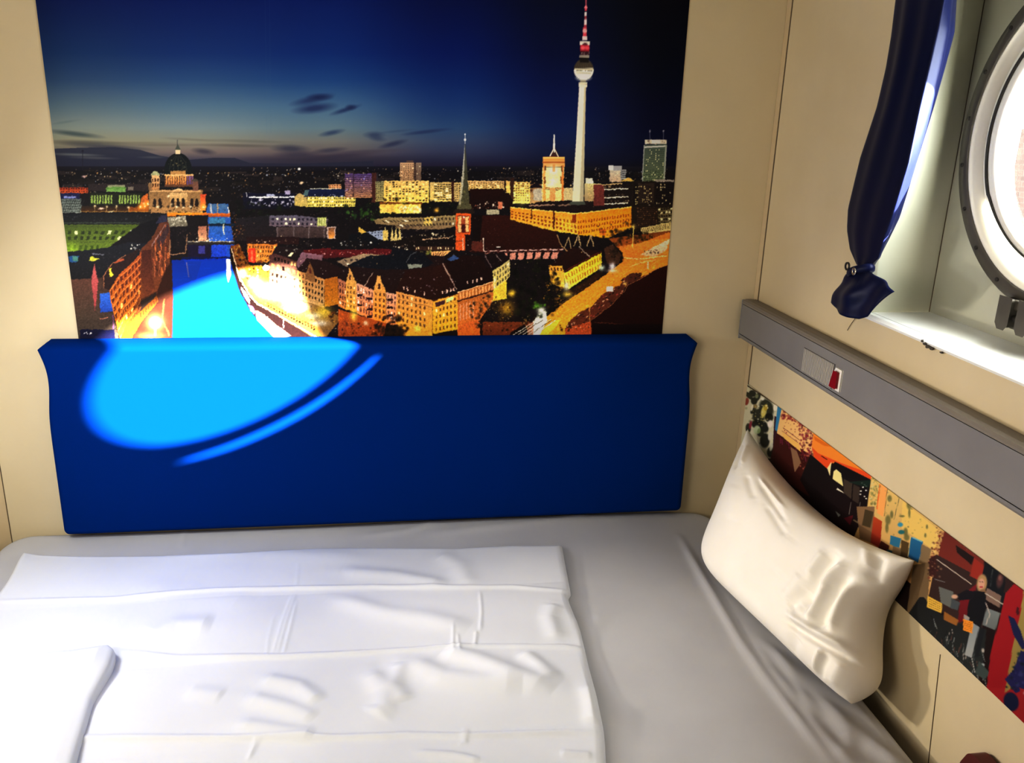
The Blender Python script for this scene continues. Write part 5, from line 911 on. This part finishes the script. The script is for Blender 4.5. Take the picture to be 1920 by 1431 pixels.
# ---------------------------------------------------------------- bed
def rounded_slab(x0, x1, y0, y1, z0, z1, rc, re, nx, ny, nz=8, hfun=None):
    """soft slab: plan corners of radius rc, edges of radius re, top lifted by hfun(x, y)"""
    hx, hy, hz = (x1-x0)/2, (y1-y0)/2, (z1-z0)/2
    def axis(n, h, r):
        t = np.linspace(-1, 1, n-11); t = t*(h-r*1.02)
        e = np.linspace(h-r, h, 7)[1:]
        return np.concatenate([-e[::-1], t, e])
    ax = axis(nx, hx, re); ay = axis(ny, hy, re); az = np.linspace(-hz, hz, nz)
    out = MB()
    def shape(P):
        P = P.copy(); x, y, z = P[..., 0], P[..., 1], P[..., 2]
        dx = np.maximum(np.abs(x)-(hx-rc), 0); dy = np.maximum(np.abs(y)-(hy-rc), 0)
        both = (dx > 0) & (dy > 0); m = np.maximum(dx, dy); l_ = np.sqrt(dx*dx+dy*dy)+1e-12; k = np.where(both, m/l_, 1)
        x2 = np.where(dx > 0, np.sign(x)*((hx-rc)+dx*k), x); y2 = np.where(dy > 0, np.sign(y)*((hy-rc)+dy*k), y)
        # distance in from the rounded outline
        dx2 = np.maximum(np.abs(x2)-(hx-rc), 0); dy2 = np.maximum(np.abs(y2)-(hy-rc), 0)
        ins = np.where((dx2 > 0) | (dy2 > 0), rc-np.sqrt(dx2**2+dy2**2), np.minimum(hx-np.abs(x2), hy-np.abs(y2)))
        ins = np.clip(np.minimum(ins, np.minimum(hx-np.abs(x2), hy-np.abs(y2))), 0, None)
        e = np.clip(re-ins, 0, re); dz = np.maximum(np.abs(z)-(hz-re), 0)
        drop = re-np.sqrt(np.maximum(re*re-e*e, 0))
        z2 = np.where(np.abs(z) > hz-re, np.sign(z)*np.minimum(np.abs(z), hz-drop), z)
        X_, Y_ = x2+(x0+x1)/2, y2+(y0+y1)/2; Z_ = z2+(z0+z1)/2
        if hfun is not None: Z_ = Z_+np.where(z > hz-1e-9, hfun(X_, Y_)*np.clip(ins/(.6*re), 0, 1), 0)
        return np.stack([X_, Y_, Z_], -1)
    for sg in (1, -1):
        A, B = np.meshgrid(ax, ay, indexing='ij'); P = shape(np.stack([A, B, np.full_like(A, sg*hz)], -1)); out.grid(P if sg > 0 else P[::-1])
        A, B = np.meshgrid(ax, az, indexing='ij'); P = shape(np.stack([A, np.full_like(A, sg*hy), B], -1)); out.grid(P if sg < 0 else P[::-1])
        A, B = np.meshgrid(ay, az, indexing='ij'); P = shape(np.stack([np.full_like(A, sg*hx), A, B], -1)); out.grid(P if sg > 0 else P[::-1])
    return out
def weld(o, d=.0004):
    bm = bmesh.new(); bm.from_mesh(o.data); bmesh.ops.remove_doubles(bm, verts=bm.verts, dist=d); bmesh.ops.recalc_face_normals(bm, faces=bm.faces); bm.to_mesh(o.data); bm.free(); return o

bed = empty('bed_base', (0, -.6, 0), 'dark wooden bed base under the white mattress', 'bed')
BX0, BX1, BY0 = -1.02, XW-.004, -1.38
bevel(MB().box(BX0-.015, BX1, BY0, -.006, .30, .405).mk('bed_box', M_frame, bed, smooth=False), .004, 2)
bevel(MB().box(BX0, BX1-.01, BY0+.06, -.02, .0, .30).mk('plinth', M_frame, bed, smooth=False), .003, 2)
bevel(MB().box(.982, BX1, BY0, -.006, .405, .44).mk('side_ledge', M_frame, bed, smooth=False), .003, 2)

def sheet_h(x, y):
    h = ridges(x, y, SHEET_RIDGES)+wavy(x, y, 3, 12, (5, 16), .0006)
    h = h-.012*np.clip((x-.80)/.175, 0, 1)**1.4*(y > -3)
    rip = np.clip((x-.80)/.05, 0, 1)*np.clip((-.55-y)/.2, 0, 1)
    h = h+.0125*np.clip((y+.16)/.14, 0, 1)**1.5
    return h+rip*.0014*np.sin((x*1.0+y*.55)*75)
mat_o = weld(rounded_slab(-1.02, .977, -1.37, -.004, .407, .56, .085, .032, 300, 210, 10, sheet_h).mk('mattress', M_sheet, smooth=True))
tag(mat_o, 'long single mattress in a tight white fitted sheet along the back wall', 'mattress')

# duvet: a wide folded white cover lying on the mattress
def fx(pts, v, ax):
    p = sorted(pts, key=lambda q: q[ax]); return np.interp(v, [q[ax] for q in p], [q[1-ax] for q in p])
NS, NT = 540, 380
S_, T_ = np.meshgrid(np.linspace(0, 1, NS+1), np.linspace(0, 1, NT+1))
def warp(t):   # a little denser at the borders
    return t
yb0 = -.16
y = -.17+T_*(-1.36+.17)
xl = np.interp(-y, [.13, .30, .60, 1.4], [-.933, -.918, -.905, -.90]); xr = fx(DUVET_EDGE_R+[(.37, -1.12), (.36, -1.4)], y, 1)
x = xl+(xr-xl)*S_
yb = fx(DUVET_EDGE_B, x, 0); y = yb+(-1.362-yb)*T_
xr = fx(DUVET_EDGE_R+[(.37, -1.12), (.36, -1.4)], y, 1); x = xl+(xr-xl)*S_
edge = np.minimum(np.minimum((x-xl), (xr-x)), np.minimum(yb-y, y+1.362+.02)); edge = np.clip(edge, 0, None)
prof = np.sqrt(np.clip(1-(1-np.clip(edge/.014, 0, 1))**2, 0, 1))
under = .56+sheet_h(x, y); base = under+.003+prof*.0145
h = ridges(x, y, DUVET_RIDGES)+wavy(x, y, 21, 16, (5, 24), .0011)
# soft pillowing between the ironed folds
for a0, a1, k in [(-.15, -.40, .006), (-.40, -.655, .006), (-.655, -.915, .007), (-.915, -1.2, .006)]:
    t_ = np.clip((y-a0)/(a1-a0), 0, 1); h = h+k*np.sin(math.pi*t_)**.8*(.6+.4*np.sin(x*7+a0*20))
h = h+.006*np.exp(-((x+.30)/.10)**2-((y+.55)/.12)**2)
z = base+h*np.clip(edge/.02, 0, 1)
lip = np.exp(-((x+.93)/.03)**2-((y+.16)/.05)**2)*.008; z = z+lip
P = np.stack([x, y, z], -1); b = MB().grid(P[:, ::-1])
# skirt down to the sheet
rim = np.concatenate([P[0, :], P[1:, -1], P[-1, -2::-1], P[-2:0:-1, 0]]); low = rim.copy(); low[:, 2] = .5615+sheet_h(rim[:, 0], rim[:, 1])
b.grid(np.stack([rim, low], 0).transpose(1, 0, 2)[::-1])
duvet = empty('duvet', (-.26, -.76, .56), 'smooth white duvet with ironed fold lines lying flat on the mattress', 'duvet')
weld(b.mk('cover', M_duvet, duvet))
# the turned over corner on its left
NS2, NT2 = 130, 150
S_, T_ = np.meshgrid(np.linspace(0, 1, NS2+1), np.linspace(0, 1, NT2+1))
fr = [(-.584, -.600), (-.566, -.622), (-.561, -.673), (-.566, -.772), (-.557, -.849), (-.552, -.898), (-.546, -.946), (-.53, -1.1), (-.52, -1.36)]
y = -.600+T_*(-1.355+.600); xr = fx(fr, y, 1); xl = np.full_like(y, -.915); x = xl+(xr-xl)*S_
y = y-.012*np.clip((-x-.58)/.25, 0, 1)*(1-T_)
ed = np.minimum(xr-x, -.600-.012*np.clip((-x-.58)/.25, 0, 1)-y); ed = np.clip(ed, 0, None)
lift = .586+.007*np.exp(-((x+.575)/.05)**2)*np.exp(-((y+.66)/.10)**2)
pr = np.sqrt(np.clip(1-(1-np.clip(ed/.012, 0, 1))**2, 0, 1)); z = lift+.004+.011*pr
z = z+(wavy(x, y, 33, 12, (5, 18), .0014)+.007*np.exp(-seg_d2(x, y, [(-.80, -.76), (-.62, -.66)])[0]/.05**2)-.005*np.exp(-seg_d2(x, y, [(-.85, -.70), (-.66, -.68)])[0]/.03**2)+.008)*np.clip(ed/.03, 0, 1)
P = np.stack([x, y, z], -1); b = MB().grid(P[:, ::-1]); rim = np.concatenate([P[0, :], P[1:, -1]]); low = rim.copy()
low[:, 2] = .5785; low[:NS2, 1] += .0
b.grid(np.stack([rim, low], 0).transpose(1, 0, 2)[::-1])
weld(b.mk('turned_corner', M_duvet, duvet))

# pillow leaning on the right wall
def pillow():
    n, m = 230, 160
    A, E = np.array([1.004, -.112, .862]), np.array([1.008, -.900, .885]); B, D = np.array([.800, -.338, .580]), np.array([.908, -.935, .578])
    U, V_ = np.meshgrid(np.linspace(-1, 1, n+1), np.linspace(-1, 1, m+1), indexing='ij')
    u, v = (U+1)/2, (V_+1)/2
    C0 = (B[None, None]*(1-u[..., None])+D*u[..., None])*(1-v[..., None])+(A*(1-u[..., None])+E*u[..., None])*v[..., None]
    L = np.linalg.norm(D-B); H = np.linalg.norm(A-B)
    eu, ev = (D-B)/L, ((A+E)-(B+D)); ev = ev/np.linalg.norm(ev)
    nn = np.cross(ev, eu); nn = nn/np.linalg.norm(nn)
    if nn[0] > 0: nn = -nn
    # edges bow inwards between the pointed corners
    C0 = C0-(np.sign(U)*np.abs(U)**3*(1-V_**2)*.030)[..., None]*eu
    C0 = C0-(np.where(V_ > 0, .058, .004)*np.sign(V_)*np.abs(V_)**3*(1-U**2))[..., None]*ev
    pu = np.where(U > 0, 5.5, 3.8); pv = np.where(V_ > 0, 2.3, 5.0)
    ll = (np.clip(-U, 0, 1)*np.clip(-V_, 0, 1))**5; lr = (np.clip(U, 0, 1)*np.clip(-V_, 0, 1))**5
    C0 = C0+ll[..., None]*(.055*eu+.030*ev)+lr[..., None]*(-.012*eu+.006*ev)
    C0 = C0+((.034*np.exp(-((V_+.55)/.33)**2)-.014*np.exp(-((V_-.25)/.3)**2))*np.clip((U-.55)/.45, 0, 1))[..., None]*eu
    f = np.clip((1-np.abs(U)**pu)*(1-np.abs(V_)**pv), 0, 1)**.5
    out = MB()
    for sg, T in ((1, .098), (-1, .095)):
        w = sg*T*f*(1+.10*U)
        if sg > 0:
            sk = np.zeros_like(U)
            for (a, b_, c_, d_), ww, hh in PILLOW_FOLDS:
                d2, t = seg_d2(U, V_, [(a, b_), (c_, d_)]); sk = sk+hh*np.exp(-d2/ww**2)*np.clip(np.minimum(t, 1-t)*5+.3, 0, 1)
            w = w+sk*np.clip(f*2.6, 0, 1)+wavy(U*.4, V_*.2, 8, 12, (8, 30), .0012)*f
        P = C0+w[..., None]*nn
        # it rests on the mattress and presses against the wall
        lowz = .5635-.012*np.clip((P[..., 0]-.80)/.175, 0, 1)
        P[..., 2] = np.maximum(P[..., 2], lowz); P[..., 0] = np.minimum(P[..., 0], XW-.004)
        out.grid(P if sg < 0 else P[::-1])
    return weld(out.mk('pillow', M_pillow))
pil = pillow(); tag(pil, 'plump white pillow leaning on the right wall at the head of the bed', 'pillow')

# headboard cushion
def headboard():
    nx, nz = 160, 60
    U, V_ = np.meshgrid(np.linspace(-1, 1, nx+1), np.linspace(-1, 1, nz+1), indexing='ij')
    zb, zt = .577, 1.112
    out = MB(); hw, hh, rc = .862, (zt-zb)/2, .022
    def outline(U, V_):
        x, z = U*hw, V_*hh
        dx = np.maximum(np.abs(x)-(hw-rc), 0); dz = np.maximum(np.abs(z)-(hh-rc), 0); l_ = np.sqrt(dx*dx+dz*dz)+1e-12; k = np.where((dx > 0) & (dz > 0), np.maximum(dx, dz)/l_, 1)
        x = np.where(dx > 0, np.sign(x)*(hw-rc+dx*k), x); z = np.where(dz > 0, np.sign(z)*(hh-rc+dz*k), z)
        return x, z
    # finer spacing at the borders
    U = np.sign(U)*(1-(1-np.abs(U))**1.6); V_ = np.sign(V_)*(1-(1-np.abs(V_))**1.5)
    x, z = outline(U, V_)
    ins = np.minimum(hw-np.abs(x), hh-np.abs(z)); dx = np.maximum(np.abs(x)-(hw-rc), 0); dz = np.maximum(np.abs(z)-(hh-rc), 0)
    ins = np.where((dx > 0) & (dz > 0), rc-np.sqrt(dx*dx+dz*dz), ins); ins = np.clip(ins, 0, None)
    e = np.clip(1-ins/.020, 0, 1); bul = np.sqrt(np.clip(1-e*e, 0, 1))
    # the cover pulls the top corners out into small wings and the sides in below them
    ztop = np.clip((z-(hh-.085))/.085, 0, 1); wing = .014*ztop**2-.012*np.exp(-((z-(hh-.10))/.075)**2)
    side = np.clip((np.abs(x)-.70)/.16, 0, 1)**3
    x = x+np.sign(x)*side*wing
    z = np.where(V_ > .5, np.minimum(z, hh-np.clip(np.abs(x)-.838, 0, .06)*.85), z)
    th = .048+.004*(1-V_)/2
    yf = -(.006+th*bul); yb = np.full_like(x, -.004)
    zz = z+(zb+zt)/2
    out.grid(np.stack([x, yf, zz], -1)[::-1]); out.grid(np.stack([x, yb, zz], -1))
    rim = lambda G: np.concatenate([G[:, 0], G[-1, 1:], G[-2::-1, -1], G[0, -2:0:-1]])
    F_, B_ = np.stack([x, yf, zz], -1), np.stack([x, yb, zz], -1)
    out.grid(np.stack([rim(F_), rim(B_)], 0).transpose(1, 0, 2))
    return weld(out.mk('headboard_cushion', M_blue))
hb = headboard(); tag(hb, 'wide royal blue padded headboard on the back wall below the mural', 'headboard')

# dark red board in the gap by the wall
arc = [(-1.168-.022*math.sin(t_), .634+.022*math.cos(t_)) for t_ in np.linspace(-1.15, 0, 9)]
bd = MB().prism([(-1.100, .46), (-1.139, .622)]+arc+[(-1.37, .656), (-1.37, .46)], 0, .992, 1.021).mk('guard_board', M_wood, smooth=False)
tag(bd, 'dark red wooden board with a rounded corner at the bed edge by the right wall', 'board')
# ---------------------------------------------------------------- curtain
cur = empty('curtain', (1.0, -.57, 1.29), 'navy blue satin curtain tied in a knot beside the porthole', 'curtain')
KZ = np.array([2.12, 1.93, 1.86, 1.80, 1.725, 1.62, 1.51, 1.465, 1.425, 1.397])
KL = np.array([-.518, -.518, -.522, -.520, -.508, -.472, -.452, -.460, -.484, -.520])   # left border (wall side)
KM = np.array([-.702, -.702, -.698, -.690, -.678, -.668, -.638, -.621, -.611, -.572])   # front ridge
KR = np.array([-.655, -.655, -.668, -.661, -.650, -.631, -.612, -.592, -.572, -.560])   # window side border
def cur_section(z, k=61):
    l, m_, r_ = (np.interp(-z, -KZ, q) for q in (KL, KM, KR))
    t = np.clip((z-1.397)/.45, 0, 1); wide = .42+.58*t**.7
    Y, X_ = [], []
    for i in range(k):
        s = i/(k-1)
        if s < .62:
            q = s/.62; yy = l+(m_-l)*q; xx = 1.0185-(.014*wide)*q**.7-.007*wide*math.sin(q*math.pi)
            xx += wide*.0022*math.sin(q*14+.5*math.sin(z*6))*min(1, q*4)*min(1, (1-q)*6)
        else:
            q = (s-.62)/.38; x0 = 1.0185-.014*wide
            yy = m_+(r_-m_)*q-wide*.008*math.sin(q*math.pi); xx = x0+(.054*wide)*q+wide*.003*math.sin(q*8+z*13)*math.sin(q*math.pi)
        Y.append(yy); X_.append(xx)
    return np.array([X_, Y, [z]*k]).T
zs = np.concatenate([np.linspace(2.12, 1.45, 60), np.linspace(1.445, 1.397, 14)])
drape = MB().grid(np.array([cur_section(z) for z in zs])[::-1]).mk('drape', M_satin, cur)
so = drape.modifiers.new('thick', 'SOLIDIFY'); so.thickness = .0015; so.offset = -1
# knot band
th = np.linspace(0, 2*math.pi, 25)[:-1]
kr = [[(1.002+.020*math.cos(a)*k, -.568+.036*math.sin(a)*k, 1.392-.012*math.sin(a)+dz) for a in th] for k, dz in ((.93, .009), (1.08, .005), (1.1, 0), (1.08, -.005), (.93, -.009))]
band = MB().grid(np.array(kr), closed=True).mk('tie_band', M_satin, cur)
MB().ring(0.983, -.578, 1.392, [(-.003, .004), (-.003, .008), (0, .008), (0, .004)], 16).mk('tie_ring', M_metal, band)
MB().ring(0.983, -.548, 1.398, [(-.003, .006), (-.003, .009), (0, .009), (0, .006)], 16).mk('tie_ring', M_bolt, band)
# flared tail
tl = [(-.474, 1.304), (-.500, 1.299), (-.530, 1.297), (-.560, 1.295), (-.592, 1.2955), (-.621, 1.299), (-.650, 1.311), (-.678, 1.342), (-.703, 1.374)]
rows = []
for i in range(25):
    q = i/24; row = []
    for j in range(65):
        s = j/64; a = np.array([-.540-.060*s, 1.392+.004*s])
        ex = np.array([np.interp(s*8, range(9), [p[0] for p in tl]), np.interp(s*8, range(9), [p[1] for p in tl])])
        bow = math.sin(q*math.pi)*.007
        p = a+(ex-a)*q+np.array([(-(s-.5))*bow*2, .004*math.sin(q*3.1)])
        dep = 1.002-.024*math.sin(min(q*1.5, 1)*math.pi/2)*math.sin(s*math.pi)**.7-.005*q*math.sin(s*13+q*2.5)-.006*math.sin(q*9+s*6)*q*(1-q)*3
        row.append((min(dep, 1.0225), p[0], p[1]))
    rows.append(row)
tail = MB().grid(np.array(rows)).mk('tail', M_satin, cur); so = tail.modifiers.new('thick', 'SOLIDIFY'); so.thickness = .0015; so.offset = -1
MB().tube([(1.0, -.556, 1.297), (1.022, -.545, 1.290), (1.0275, -.530, 1.277), (1.0275, -.515, 1.258), (1.0275, -.508, 1.246)], .0006, 6).mk('loose_thread', M_thread, cur)

# ---------------------------------------------------------------- light
w = bpy.data.worlds.new('sky'); scene.world = w; w.use_nodes = True
bg = w.node_tree.nodes['Background']; bg.inputs['Color'].default_value = (.95, .98, 1.0, 1); bg.inputs['Strength'].default_value = SKY
def lamp(name, kind, loc, power, col, target=None, direc=None, **k):
    d = bpy.data.lights.new(name, kind); o = bpy.data.objects.new(name, d); COL.objects.link(o); o.location = loc
    d.energy = power; d.color = col
    for a, v in k.items(): setattr(d, a, v)
    if target is not None: direc = Vector(target)-Vector(loc)
    if direc is not None: o.rotation_euler = Vector(direc).to_track_quat('-Z', 'Y').to_euler()
    return o
lamp('sun', 'SUN', (6, -3.5, 3.5), SUN, (1, .95, .86), direc=(-1.826, 1, -.69), angle=math.radians(.75))
p = lamp('porthole_portal', 'AREA', (XN+.09, PY, PZ), 1, (1, 1, 1), direc=(-1, 0, 0), shape='DISK', size=.5); p.data.cycles.is_portal = True
for L in ADDED_LIGHTS: lamp(*L[:5], target=L[5], **L[6])
